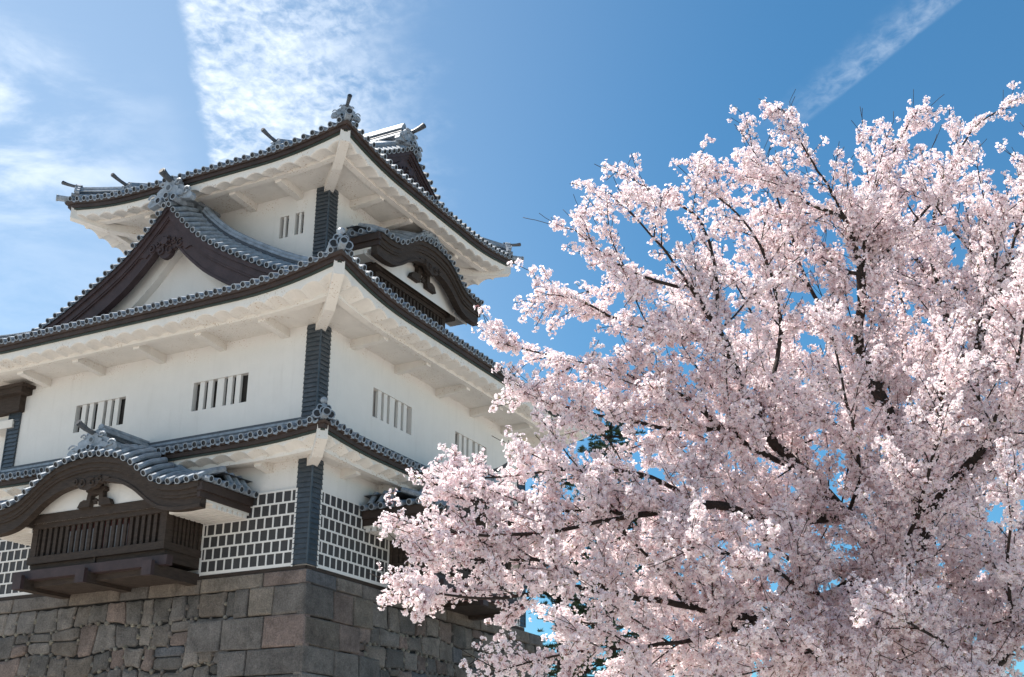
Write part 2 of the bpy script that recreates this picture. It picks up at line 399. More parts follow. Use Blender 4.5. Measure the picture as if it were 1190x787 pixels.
def ridge_bar(mb, pts, w=.15, h=.32, top=.085, courses=3):
    # stacked ridge courses along a path, capped by a round tile
    pts = [Vector(p) for p in pts]; n = len(pts)
    def side(i):
        t = pts[min(i + 1, n - 1)] - pts[max(i - 1, 0)]; t.z = 0; t.normalize(); return Vector((-t.y, t.x, 0))
    for c in range(courses):
        z0, z1 = h * c / courses, h * (c + 1) / courses; ww = w * (1.12 if c == 0 else 1.0 - .05 * c)
        rows = []
        for i, p in enumerate(pts):
            q = side(i)
            rows.append([tuple(p + q * ww + Vector((0, 0, z0))), tuple(p + q * (ww + .025) + Vector((0, 0, z0 + .02))), tuple(p + q * (ww - .012) + Vector((0, 0, z1))),
                         tuple(p - q * (ww - .012) + Vector((0, 0, z1))), tuple(p - q * (ww + .025) + Vector((0, 0, z0 + .02))), tuple(p - q * ww + Vector((0, 0, z0)))])
        mb.use('tile' if c % 2 == 0 else 'tiledark'); mb.strip(rows, True); mb.add(rows[0], [(0, 1, 2, 3, 4, 5)]); mb.add(rows[-1], [(5, 4, 3, 2, 1, 0)])
    mb.use('tile'); mb.tube([tuple(p + Vector((0, 0, h + top * .5))) for p in pts], top * 1.15, 8)
def corner_ornament(parent, P, out, size=.4):
    # cluster of round tiles closing a low hip ridge
    P = Vector(P); out = Vector((out[0], out[1], 0)).normalized(); side = Vector((-out.y, out.x, 0)); up = Vector((0, 0, 1))
    mb = MB()
    for s, z, r, d in ((-.42, -.02, .27, .1), (.42, -.02, .27, .1), (0, .12, .30, .25), (-.25, .42, .20, .0), (.25, .42, .20, .0)):
        a = P + side * s * size + up * z * size + out * d * size; rib(mb, [tuple(a), tuple(a - out * .5)], True, r * size)
    mb.use('tile'); a = P + up * .45 * size - out * .05; mb.tube([a, a + up * .34 * size], [.11 * size, .07 * size], 8)
    a = a + up * .52 * size; q = [a + out * .0]; mb.tube([a - up * .24 * size, a - up * .14 * size, a, a + up * .14 * size, a + up * .22 * size], [.05 * size, .19 * size, .24 * size, .17 * size, .03 * size], 9)
    return mb.build('ridge_ornament', parent)
def ornament(parent, P, out, size=.5, horn=.6, rise=.35, discs=True, wide=1.0, name='ridge_ornament'):
    # demon-tile end of a ridge: crest plate with scrolls, boss discs, horn-shaped tile pointing outwards
    P = Vector(P); out = Vector((out[0], out[1], 0)).normalized(); side = Vector((-out.y, out.x, 0)); up = Vector((0, 0, 1))
    def F(s, d, z): return tuple(P + side * s * size * wide + out * d * size + up * z * size)
    mb = MB().use('tile')
    half = [(0, 1.0), (.22, .98), (.36, .82), (.34, .66), (.48, .62), (.62, .50), (.60, .36), (.78, .30), (.95, .16), (1.0, .0), (.9, -.12), (.6, -.04), (.3, .05), (0, .08)]
    poly = half + [(-x, z) for x, z in reversed(half[1:-1])]
    mb.plate(F, poly, .06, -.22)
    inner = [(x * .66, z * .7 + .14) for x, z in half]; mb.plate(F, inner + [(-x, z) for x, z in reversed(inner[1:-1])], .15, .05)
    for sx in (-1, 1):                                   # scrolls
        for (cx_, cz_, rr) in ((.34, .74, .15), (.74, .24, .2)):
            pts = []
            for k in range(11):
                a = k * .62; r_ = rr * (1 - k * .075); pts.append(F(sx * (cx_ + r_ * math.cos(a)), .10, cz_ + r_ * math.sin(a)))
            mb.tube(pts, .045 * size, 5)
    mb.tube([F(0, .1, .52), F(0, .2, .52)], [.2 * size, .17 * size], 10); mb.use('tiledark'); mb.tube([F(0, .18, .52), F(0, .215, .52)], .11 * size, 10); mb.use('tile')
    if discs:
        for sx in (-1, 0, 1): rib(mb, [F(sx * .34, .24, -.02 if sx else .12), F(sx * .34, -.4, -.02 if sx else .12)], True, .14 * size)
    if horn:
        h0 = Vector(F(0, -.35, .88)); pts = [h0 + out * (horn * t) + up * (rise * (.5 * t * t - .2 * t)) for t in (0, .25, .5, .75, 1)]
        r = max(.06, .14 * size); mb.use('tiledark'); mb.tube([tuple(p) for p in pts], [r * 1.1, r * .9, r * .85, r * .95, r * 1.15], 8); mb.use('disc'); q = pts[-1]; mb.tube([q, q + (pts[-1] - pts[-2]).normalized() * .02], [r * .85] * 2, 8); mb.use('tile')
    return mb.build(name, parent)

S12 = lambda: [(FL, 0, UM), (FR, 0, VM), (FBL, 0, VM), (FBR, 0, UM)]
S3 = lambda: [(G3L, T3[0], T3[1]), (G3R, T3[2], T3[3]), (G3BL, T3[2], T3[3]), (G3BR, T3[0], T3[1])]
def corners(box): return [(box[0], box[2], -1, -1), (box[1], box[2], 1, -1), (box[0], box[3], -1, 1), (box[1], box[3], 1, 1)]
B12 = (0, UM, 0, VM)
# ground storey eave
ev1 = eaves(S12(), .9, 2.70, 2.72, 2.86, 3.14, .17, 2.6, [(FL, (1.35, 3.4, 8.5)), (FR, (1.35, 3.2, 9.0))], arm=.58, A=.09)
ev2 = eaves(S12(), 1.69, 6.40, 6.36, 6.64, 6.96, .42, 3.2, [(FL, (1.12, 3.25, 5.42, 7.7, 9.87)), (FR, (1.49, 3.75, 6.1, 8.26, 10.4))])
ev3 = eaves(S3(), 1.69, 11.65, 11.45, 11.72, 12.03, .34, 3.0, [(G3L, (2.3, 4.0, 5.7, 7.3)), (G3R, (2.85, 4.5, 6.1, 7.4))])
for ev, box, e, zs, ze, L in ((ev1, B12, .9, 2.70, 2.74, .17), (ev2, B12, 1.69, 6.40, 6.42, .42), (ev3, T3, 1.69, 11.65, 11.51, .34)):
    for cu, cv, du, dv in corners(box): hip_rafter(ev, cu, cv, du, dv, e, zs, ze, L)
rf1 = roof_sides('tiled_roof', S12(), .9, 3.14, .0, 3.62, .17, 2.6, turret)
rf2 = roof_sides('tiled_roof', S12(), 1.69, 6.96, 1.35, 8.7, .42, 3.2, turret, concave=.26)
mb = MB()                                                # flashing courses where the low roof meets the wall
for F, s1 in ((FL, UM), (FR, VM)):
    for k in range(3): mb.use('tiledark' if k % 2 == 0 else 'tile'); mb.box(F, (-.02 + .003 * k, .0, 3.58 + k * .075), (s1, .16 - .03 * k, 3.655 + k * .075))
mb.build('flashing_ridge', rf1)
def hip_ridge(roof, cu, cv, du, dv, e, zt, L, inset, ztop, size, horn, concave=.12):
    mb = MB(); rh = .20 if du + dv < 0 else .07; pts = []; E = e + .22
    for k in range(9):
        d = lerp(e + .05, -inset, k / 8); t = (E - d) / (E + inset); kk = max(0., min(1., (d + inset) / (e + inset)))
        pts.append((cv + dv * d, cu + du * d, zt + (ztop - zt) * t - concave * 4 * t * (1 - t) * .5 + L * kk ** 1.5 + .03))
    ridge_bar(mb, pts, .12, rh, .085 if rh > .1 else .05)
    mb.build('hip_ridge', roof)
    p = pts[0]; corner_ornament(roof, (p[0], p[1], p[2] + .05), (dv, du), size)
    # corner eave tile pointing straight out
    m2 = MB(); q = (cv + dv * (E + .16), cu + du * (E + .16), zt + L + .05); rib(m2, [q, (cv + dv * (e - .5), cu + du * (e - .5), zt + L * .6 + .12)], True, .10); m2.build('corner_tile', roof)
for cu, cv, du, dv in corners(B12):
    hip_ridge(rf1, cu, cv, du, dv, .9, 3.14, .17, 0, 3.62, .40, .0)
    hip_ridge(rf2, cu, cv, du, dv, 1.69, 6.96, .42, 1.25, 8.7, .44, .0, .26)
# --- top roof: hips below, a gable above on the right and left ends
VC = (T3[2] + T3[3]) / 2; GD = .45; TOPZ = 14.75; INS = VC - T3[2]; E3 = 1.69 + .22
def z3(d, lift=0.):
    t = (E3 - d) / (E3 + INS); return 12.03 + (TOPZ - 12.03) * t - .16 * 4 * t * (1 - t)
def top_roof():
    mb = MB()
    for F, s0, s1, main in ((G3L, T3[0], T3[1], 1), (G3BR, T3[0], T3[1], 1), (G3R, T3[2], T3[3], 0), (G3BL, T3[2], T3[3], 0)):
        lift = make_lift(s0, s1, 1.69, .34, 3.0); lo = -INS if main else GD
        def zr(d, s):
            k = max(0., min(1., (d + 1) / 2.69)); return z3(d) + lift(s) * k ** 1.5
        mb.use('tiledark'); rows = []
        for i in range(33):
            row = []
            for k in range(9):
                d = lerp(E3, lo, k / 8); m = max(d, GD) if main else d
                s = lerp(s0 - m, s1 + m, i / 32); row.append(F(s, d, zr(d, s) - .07))
            rows.append(row)
        mb.strip(rows)
        n = int((s1 - s0 + 2 * E3) / .3); s = (s0 + s1) / 2 - .3 * (n // 2)
        while s < s1 + E3 - .02:
            if s > s0 - E3 + .02:
                dm = max(lo, s0 - s + .12, s - s1 + .12)
                if main and max(s0 - s, s - s1) < GD: dm = lo
                if dm < E3 - .1:
                    k = 2 + int((E3 - dm) / .8)
                    rib(mb, [F(s, lerp(E3, dm, j / k), zr(lerp(E3, dm, j / k), s)) for j in range(k + 1)])
                if s + .3 < s1 + E3:
                    rr = []
                    for j in range(5):
                        q = s + .3 * (.22 + .56 * j / 4); z = zr(E3, q) - .055 - .045 * math.sin(math.pi * j / 4)
                        rr.append([F(q, E3 + .01, z + .03), F(q, E3 + .012, z - .03), F(q, E3 - .2, z - .02)])
                    mb.use('tile'); mb.strip(rr)
            s += .3
    return mb.build('tiled_roof', turret)
rf3 = top_roof()
for cu, cv, du, dv in corners(T3):
    mb = MB(); pts = []
    for k in range(6):
        d = lerp(1.69, GD, k / 5); kk = (d + 1) / 2.69; pts.append((cv + dv * d, cu + du * d, z3(d) + .34 * kk ** 1.5 + .03))
    ridge_bar(mb, pts, .13, .26); mb.build('hip_ridge', rf3)
    ornament(rf3, (pts[0][0], pts[0][1], pts[0][2] + .05), (dv, du), .42, .62, .25)
    m2 = MB(); d = E3 + .16; rib(m2, [(cv + dv * d, cu + du * d, 12.42), (cv + dv * 1.2, cu + du * 1.2, 12.40)], True, .10); m2.build('corner_tile', rf3)

# --- gables
def interp(tab, x):
    x = abs(x)
    for (x0, z0), (x1, z1) in zip(tab, tab[1:]):
        if x <= x1:
            t = (x - x0) / (x1 - x0); return z0 + (z1 - z0) * t
    return tab[-1][1] + (tab[-1][1] - tab[-2][1]) / (tab[-1][0] - tab[-2][0]) * (x - tab[-1][0])
def smooth_tab(tab, n=48):
    xs = np.array([p[0] for p in tab]); zs = np.array([p[1] for p in tab])
    X = np.linspace(0, xs[-1], n); Z = np.interp(X, xs, zs)
    for _ in range(4): Z[1:-1] = (Z[:-2] + 2 * Z[1:-1] + Z[2:]) / 4
    return list(zip(X.tolist(), Z.tolist()))
def arc_positions(tab, gap):
    out = []; acc = 0; px, pz = tab[0]; want = gap * .5
    for x, z in tab[1:]:
        L = math.hypot(x - px, z - pz)
        while acc + L >= want:
            t = (want - acc) / L; out.append(px + (x - px) * t); want += gap
        acc += L; px, pz = x, z
    return out
def gable(F, c, tab, df, db, barge=(.13, .45, 1.02), rise=.3, tymp=.95, zbase=7.6, down_ridge=True, verge=.8, oni=.62, horn=.75, kara=False, tymp_mat='plaster', ridge=True, xcut=None):
    tab = smooth_tab(tab); xm = tab[-1][0]; P = lambda x: interp(tab, x)
    XS = sorted({-x for x, _ in tab} | {x for x, _ in tab})
    roofm = MB().use('tiledark')
    roofm.strip([[F(c + x, df - .02, P(x) - .08), F(c + x, df - verge, P(x) + rise - .08), F(c + x, db, P(x) + rise - .06)] for x in XS])
    for x in arc_positions(tab, .30):
        for sg in (-1, 1):
            rib(roofm, [F(c + sg * x, df, P(x)), F(c + sg * x, df - verge * .5, P(x) + rise * .6), F(c + sg * x, df - verge, P(x) + rise)])
    if not kara: rib(roofm, [F(c, df, P(0) + .06), F(c, df - verge, P(0) + rise)])
    d = df - verge - .3                                   # ribs running down both slopes
    while d > db:
        for sg in (-1, 1):
            pts = [F(c + sg * x, d, P(x) + rise + .02) for x, _ in tab[::4]] + [F(c + sg * (xm + .03), d, P(xm) + rise * (1 if not kara else .2) + .02)]
            rib(roofm, list(reversed(pts)))
        d -= .3
    g = roofm.build('gable_roof' if not kara else 'curved_roof', turret)
    # bargeboards
    bm = MB().use('barge' if not kara else 'wood')
    h0, h1, h2 = barge
    def bandp(dz0, dz1, d0, d1, flare=0.):
        rows = []
        for x in XS:
            f = 1 + flare * (abs(x) / xm) ** 3
            rows.append([F(c + x, d0, P(x) - dz0), F(c + x, d0, P(x) - dz1 * f), F(c + x, d1, P(x) - dz1 * f), F(c + x, d1, P(x) - dz0)])
        bm.strip(rows, True); bm.add(rows[0], [(0, 1, 2, 3)]); bm.add(rows[-1], [(3, 2, 1, 0)])
    bandp(h0 - .05, h0 + .10, df - .06, df - .4); bandp(h0 + .08, h1, df - .12, df - .4)
    bandp(h1 - .03, h1 + .07, df - .15, df - .4); bandp(h1 + .05, h2, df - .20, df - .4, 0. if kara else -.12); bandp(h2 - .09, h2 + .005, df - .17, df - .398, 0. if kara else -.12)
    bm.build('bargeboard', g)
    # tympanum and its plastered soffit
    if tymp_mat:
        tm = MB().use(tymp_mat); n = len(XS); xs2 = [x for x in XS if P(x) - h0 > zbase + .02]
        tm.strip([[F(c + x, df - tymp, P(x) - h0), F(c + x, df - tymp, zbase)] for x in xs2])
        tm.use('eaves'); tm.strip([[F(c + x, df - .39, P(x) - h1 - .1), F(c + x, df - tymp, P(x) - h1 - .02)] for x in XS])
        if not kara:
            for q in (.55,):
                tm.strip([[F(c + x, df - tymp + .25, P(x) - h1 - .05), F(c + x, df - tymp + .25, P(x) - h2 - .22), F(c + x, df - tymp + .0, P(x) - h2 - .22)] for x in XS if P(x) - h2 - .22 > zbase])
        tm.build('tympanum', g)
    # carved pendant under the peak
    pm = MB().use('barge' if not kara else 'wood'); zt = P(0) - h2 + .06; k = .62 if not kara else .5
    half = [(0, .0), (.55, .02), (1.3, -.62), (1.7, -1.05), (1.45, -1.0), (1.2, -1.1), (1.05, -.92), (.8, -1.0), (.62, -.85), (.42, -.95), (.36, -1.15), (.2, -1.3), (0, -1.36)] if not kara else \
           [(0, .1), (1.1, .08), (1.5, -.05), (1.2, -.12), (1.0, -.28), (.75, -.26), (.55, -.45), (.3, -.48), (0, -.62)]
    pm.plate(F, [(c + x * k, zt + z * k) for x, z in half] + [(c - x * k, zt + z * k) for x, z in reversed(half[1:-1])], df - .16, df - .30)
    for sg in (-1, 1):
        for (cx_, cz_, rr) in ((.28, -.95, .24), (.85, -.72, .22), (.5, -.55, .16)) if not kara else ((.35, -.2, .22), (.85, -.08, .18)):
            pts = []
            for j in range(13):
                a = 1.2 + j * .6; r_ = rr * (1 - j * .065); pts.append(F(c + sg * k * (cx_ + r_ * math.cos(a)), df - .14, zt + k * (cz_ + r_ * math.sin(a))))
            pm.tube(pts, .05 * k, 5)
    if not kara:
        pm.tube([F(c, df - .2, zt - .3), F(c, df - .06, zt - .3)], .13, 6)
        for j in range(6):
            a = j * math.pi / 3; pm.tube([F(c, df - .12, zt - .3), F(c + .19 * math.cos(a), df - .12, zt - .3 + .19 * math.sin(a))], .05, 5)
    pm.build('carved_pendant', g)
    # ridges and end tile
    if ridge:
        rm = MB(); zr = P(0) + rise
        ridge_bar(rm, [F(c, df - .35, zr - .02), F(c, db - .3, zr - .02)], .17, .38); rm.build('ridge', g)
        A0, A1 = Vector(F(c, df, 0)), Vector(F(c, df - 1, 0)); o = A0 - A1
        ornament(g, F(c, df - (.18 if kara else .12), P(0) + (.12 if kara else .06)), (o.x, o.y), oni, horn, .42, wide=1.15 if not kara else 1.6)
    if down_ridge:
        for sg in (-1, 1):
            rm = MB(); xs3 = [x for x, _ in tab if x > .45 and (xcut is None or x < xcut)]
            ridge_bar(rm, [F(c + sg * x, df - verge - .12, P(x) + rise - .04) for x in xs3], .14, .30); rm.build('descending_ridge', g)
    return g
# big gable over the left front
BIG = [(0, 11.15), (.25, 10.85), (.83, 10.22), (1.5, 9.63), (2.05, 9.27), (2.5, 9.0), (3.25, 8.58), (3.8, 8.3), (4.6, 7.95), (5.0, 7.82)]
gable(FL, 5.53, BIG, .45, -1.5, zbase=7.45, oni=.74, verge=.95, rise=.40)
# gables of the top roof (ridge runs along the left front)
TG = [(0, TOPZ - .32)] + [(x, z3(-INS + x) - .32) for x in (.5, 1, 1.5, 2, 2.5, 3, 3.5, 3.8)]
gable(G3R, VC, TG, .8, -2.2, barge=(.12, .32, .66), rise=.52, tymp=.7, tymp_mat='wood', zbase=12.2, verge=1.1, oni=.62, horn=.75, down_ridge=False)
gable(G3BL, VC, TG, .8, -2.2, barge=(.12, .32, .66), rise=.52, tymp=.7, tymp_mat='wood', zbase=12.2, verge=1.1, oni=.62, horn=.75, down_ridge=False)
# descending ridges of the top roof, with their end tiles over the long eaves
for F, sg in ((G3L, -1), (G3BR, 1)):
    for s in (2.1, T3[1] - .3):
        mb = MB(); ridge_bar(mb, [F(s, d, z3(d) + .05) for d in (1.45, .8, 0, -1, -2, -3.3)], .13, .28); mb.build('descending_ridge', rf3)
        A = Vector(F(s, 1, 0)) - Vector(F(s, 0, 0)); ornament(rf3, F(s, 1.55, z3(1.55) + .06), (A.x, A.y), .34, .75, .2)

# --- bay windows under curved (karahafu) roofs
def karahafu(F, c, half, z_tip, H, df, box, bd, zb0, zb1, base, tymp_mat='plaster', oni=.55, horn=.8, db=-.0, barge=(.12, .34, .70), strut=.62):
    tab = [(0, z_tip + H), (.13 * half, z_tip + H * .97), (.29 * half, z_tip + H * .86), (.42 * half, z_tip + H * .63), (.53 * half, z_tip + H * .34), (.63 * half, z_tip + H * .12), (.74 * half, z_tip + H * .03), (.87 * half, z_tip), (half, z_tip + .03)]
    g = gable(F, c, tab, df, db, barge=barge, rise=.42, tymp=.62, zbase=zb1, down_ridge=False, verge=.95, oni=oni, horn=horn, kara=True, tymp_mat=tymp_mat)
    # side eaves: dark fascia, white stepped soffit, discs
    for sg in (-1, 1):
        em = MB(); x = c + sg * half; q = sg
        em.use('fascia'); em.box(F, (min(x - q * .05, x + q * .10), db, z_tip - .28), (max(x - q * .05, x + q * .10), df - .08, z_tip - .06)); em.box(F, (min(x - q * .06, x + q * .03), db, z_tip - .44), (max(x - q * .06, x + q * .03), df - .12, z_tip - .27))
        em.use('eaves'); xi = c + sg * (box + .05)
        em.box(F, (min(x - q * .02, xi), db, z_tip - .50), (max(x - q * .02, xi), df - .42, z_tip - .40))
        n = 7
        for k in range(n):
            d0 = lerp(db + .1, df - .62, k / n); em.box(F, (min(x - q * .03, xi), d0, z_tip - .60), (max(x - q * .03, xi), d0 + .13, z_tip - .49))
        n = int((df - db) / .29)
        for k in range(n):
            d0 = db + .15 + k * .29
            rib(em, [F(x + q * .22, d0, z_tip + .0), F(x - q * .3, d0, z_tip + .12)])
        em.build('side_eave', g)
    # timber box with slatted window
    wm = MB().use('wood'); a, b = c - box, c + box
    wm.box(F, (a + .05, -.2, zb0), (b - .05, bd - .09, zb1 + .1))
    for x in (a, b - .2): wm.box(F, (x, bd - .2, zb0), (x + .2, bd + .02, zb1))
    for x in (a, b - .16): wm.box(F, (x, 0, zb0), (x + .16, .16, zb1))
    wm.box(F, (a - .03, -.1, zb0 - .02), (b + .03, bd + .06, zb0 + .17)); wm.box(F, (a - .01, -.1, zb1 - .13), (b + .01, bd + .03, zb1 + .0))
    bay = wm.build('bay_window', turret)
    bm = MB().use('wood'); bm.box(F, (a - .40, bd - .12, zb1 + .001), (b + .40, bd + .10, zb1 + .24)); bm.box(F, (a - .30, -.1, zb1 - .08), (a + .04, bd + .22, zb1 + .12)); bm.box(F, (b - .04, -.1, zb1 - .08), (b + .30, bd + .22, zb1 + .12)); bm.build('lintel_beam', bay)
    n = int(round(2 * box / .205)); sl = MB()
    for k in range(1, n):
        x = a + (b - a) * k / n; sl.use('wood'); sl.box(F, (x - .055, bd - .065, zb0 + .165), (x + .05, bd - .012, zb1 - .125))
    sl.build('slat_lattice', bay)
    pm = MB().use('red')
    for x0, x1 in ((.27, .47), (.52, .74)): pm.use('red'); pm.box(F, (a + (b - a) * x0, bd - .1, zb0 + .17), (a + (b - a) * x1, bd - .078, zb1 - .13)); pm.use('curtain'); pm.box(F, (a + (b - a) * (x0 + .02), bd - .09, zb0 + .2), (a + (b - a) * (x1 - .01), bd - .070, zb1 - .28))
    pm.build('window_board', bay)
    for sg, x in ((-1, a), (1, b)):
        s2 = MB().use('wood')
        for k in range(1, 7):
            d0 = .16 + (bd - .36) * k / 7; s2.box(F, (min(x, x - sg * .1), d0 - .04, zb0 + .165), (max(x, x - sg * .1), d0 + .04, zb1 - .125))
        s2.build('side_lattice', bay)
    # frog-leg strut in the tympanum
    k = strut; half_ = [(0, 1.02), (.2, 1.05), (.22, .85), (.5, .80), (.55, .66), (.42, .60), (.46, .3), (.62, .32), (.82, .24), (.95, .0), (.28, .0), (.24, .2), (.22, .46), (0, .52)]
    fm = MB().use('wood'); z0 = zb1 + .22
    for sg in (-1, 1): fm.plate(F, [(c + sg * x * k, z0 + z * k) for x, z in half_], df - .45, df - .60)
    for j in range(5):
        t = math.pi / 2 + j * 2 * math.pi / 5; fm.tube([F(c, df - .5, z0 + .22 * k), F(c + .13 * k * math.cos(t), df - .5, z0 + (.22 + .13 * math.sin(t)) * k)], .055 * k, 6)
    fm.build('frog_leg_strut', bay)
    if base:
        bm = MB().use('wood'); bm.box(F, (a + .02, -.05, zb0 - .30), (b - .02, bd - .05, zb0 - .021))
        bm.box(F, (a + .02, -.05, zb0 - .62), (b - .02, bd - .02, zb0 - .44)); bm.box(F, (c - .03, bd - .08, zb0 - .30), (c + .03, bd + .0, zb0 - .02)); bm.build('apron_panel', bay)
        bm = MB().use('barge'); bm.box(F, (a - .30, bd - .02, zb0 - .46), (b + .30, bd + .20, zb0 - .22)); bm.build('girt_beam', bay)
        for x in (a + .12, c, b - .12):
            bm = MB().use('wood'); bm.box(F, (x - .15, -.1, zb0 - .72), (x + .15, bd + .40, zb0 - .43)); bm.use('barge'); bm.box(F, (x - .152, bd + .30, zb0 - .725), (x + .152, bd + .42, zb0 - .36)); bm.build('cantilever_beam', bay)
    return g
karahafu(FL, 5.65, 3.8, 1.90, 1.1, 2.1, 2.33, 1.4, .45, 1.5, True)
karahafu(FR, 5.95, 3.6, 1.85, 1.1, 2.1, 2.33, 1.4, .45, 1.5, True)
karahafu(G3R, 5.7, 3.1, 10.28, .85, 1.35, 2.1, .45, 7.9, 9.62, False, tymp_mat='plaster', oni=.45, horn=.5, strut=.8, barge=(.12, .36, .76))

# --- gallery wing at the far left
gal = empty('gallery_wing', (OX, OY, OZ), ROT); tag(gal, 'dark-eaved white gallery wing at the left edge behind the tiled corner pillar', 'gallery')
mb = MB().use('plaster'); mb.box(FL, (UM + .05, -5, 0), (UM + 9, -.55, 6.2)); mb.build('wall', gal)
mb = MB().use('wood'); mb.box(FL, (10.72, -.5, 5.50), (UM + 9, .22, 6.02)); mb.box(FL, (10.5, -.5, 6.0), (UM + 9, .42, 6.2)); mb.box(FL, (10.38, -.5, 6.18), (UM + 9, .50, 6.27)); mb.build('fascia', gal)
mb = MB().use('eaves'); mb.box(FL, (UM + .06, -.54, 5.3), (UM + 9, .0, 5.49)); mb.box(FL, (11.02, -.5, 5.05), (UM + .9, .12, 5.3)); mb.build('eaves', gal)

# ------------------------------------------------------------------ stone rampart
def stone_mat():
    m, n, l, b = new_mat('rampart_stone')
    at = n.new('ShaderNodeAttribute'); at.attribute_name = 'tint'
    tcn = n.new('ShaderNodeTexCoord')
    n1 = n.new('ShaderNodeTexNoise'); n1.inputs['Scale'].default_value = 2.2; n1.inputs['Detail'].default_value = 9; n1.inputs['Roughness'].default_value = .7; l.new(tcn.outputs['Object'], n1.inputs['Vector'])
    n2 = n.new('ShaderNodeTexNoise'); n2.inputs['Scale'].default_value = 26; n2.inputs['Detail'].default_value = 6; n2.inputs['Roughness'].default_value = .7; l.new(tcn.outputs['Object'], n2.inputs['Vector'])
    mr = n.new('ShaderNodeMapRange'); mr.inputs[1].default_value = .3; mr.inputs[2].default_value = .72; mr.inputs[3].default_value = .55; mr.inputs[4].default_value = 1.35; l.new(n1.outputs['Fac'], mr.inputs[0])
    mr2 = n.new('ShaderNodeMapRange'); mr2.inputs[1].default_value = .3; mr2.inputs[2].default_value = .7; mr2.inputs[3].default_value = .62; mr2.inputs[4].default_value = 1.4; l.new(n2.outputs['Fac'], mr2.inputs[0])
    mu = n.new('ShaderNodeMath'); mu.operation = 'MULTIPLY'; l.new(mr.outputs[0], mu.inputs[0]); l.new(mr2.outputs[0], mu.inputs[1])
    vm = n.new('ShaderNodeVectorMath'); vm.operation = 'SCALE'; l.new(at.outputs['Color'], vm.inputs[0]); l.new(mu.outputs[0], vm.inputs['Scale'])
    l.new(vm.outputs[0], b.inputs['Base Color']); b.inputs['Roughness'].default_value = .9; b.inputs['Specular IOR Level'].default_value = .2
    bp = n.new('ShaderNodeBump'); bp.inputs['Strength'].default_value = 1.0; bp.inputs['Distance'].default_value = .07
    ad = n.new('ShaderNodeMath'); ad.operation = 'ADD'; l.new(n1.outputs['Fac'], ad.inputs[0]); l.new(n2.outputs['Fac'], ad.inputs[1]); l.new(ad.outputs[0], bp.inputs['Height']); l.new(bp.outputs[0], b.inputs['Normal'])
    return m
M['stone'] = stone_mat()
def clip_poly(poly, px, pz, nx, nz):                      # keep the side where (p-P).n <= 0
    out = []
    for i in range(len(poly)):
        a, b = poly[i], poly[(i + 1) % len(poly)]
        da, db_ = (a[0] - px) * nx + (a[1] - pz) * nz, (b[0] - px) * nx + (b[1] - pz) * nz
        if da <= 0: out.append(a)
        if (da < 0) != (db_ < 0):
            t = da / (da - db_); out.append((a[0] + (b[0] - a[0]) * t, a[1] + (b[1] - a[1]) * t))
    return out
PAL = [(.150, .145, .140), (.135, .132, .130), (.17, .16, .15), (.158, .132, .122), (.162, .132, .122), (.125, .135, .150), (.11, .108, .105), (.155, .14, .125), (.19, .175, .155)]
WTS = [5, 5, 4, 3.2, 1.8, 1.3, 3, 3.5, 1.5]
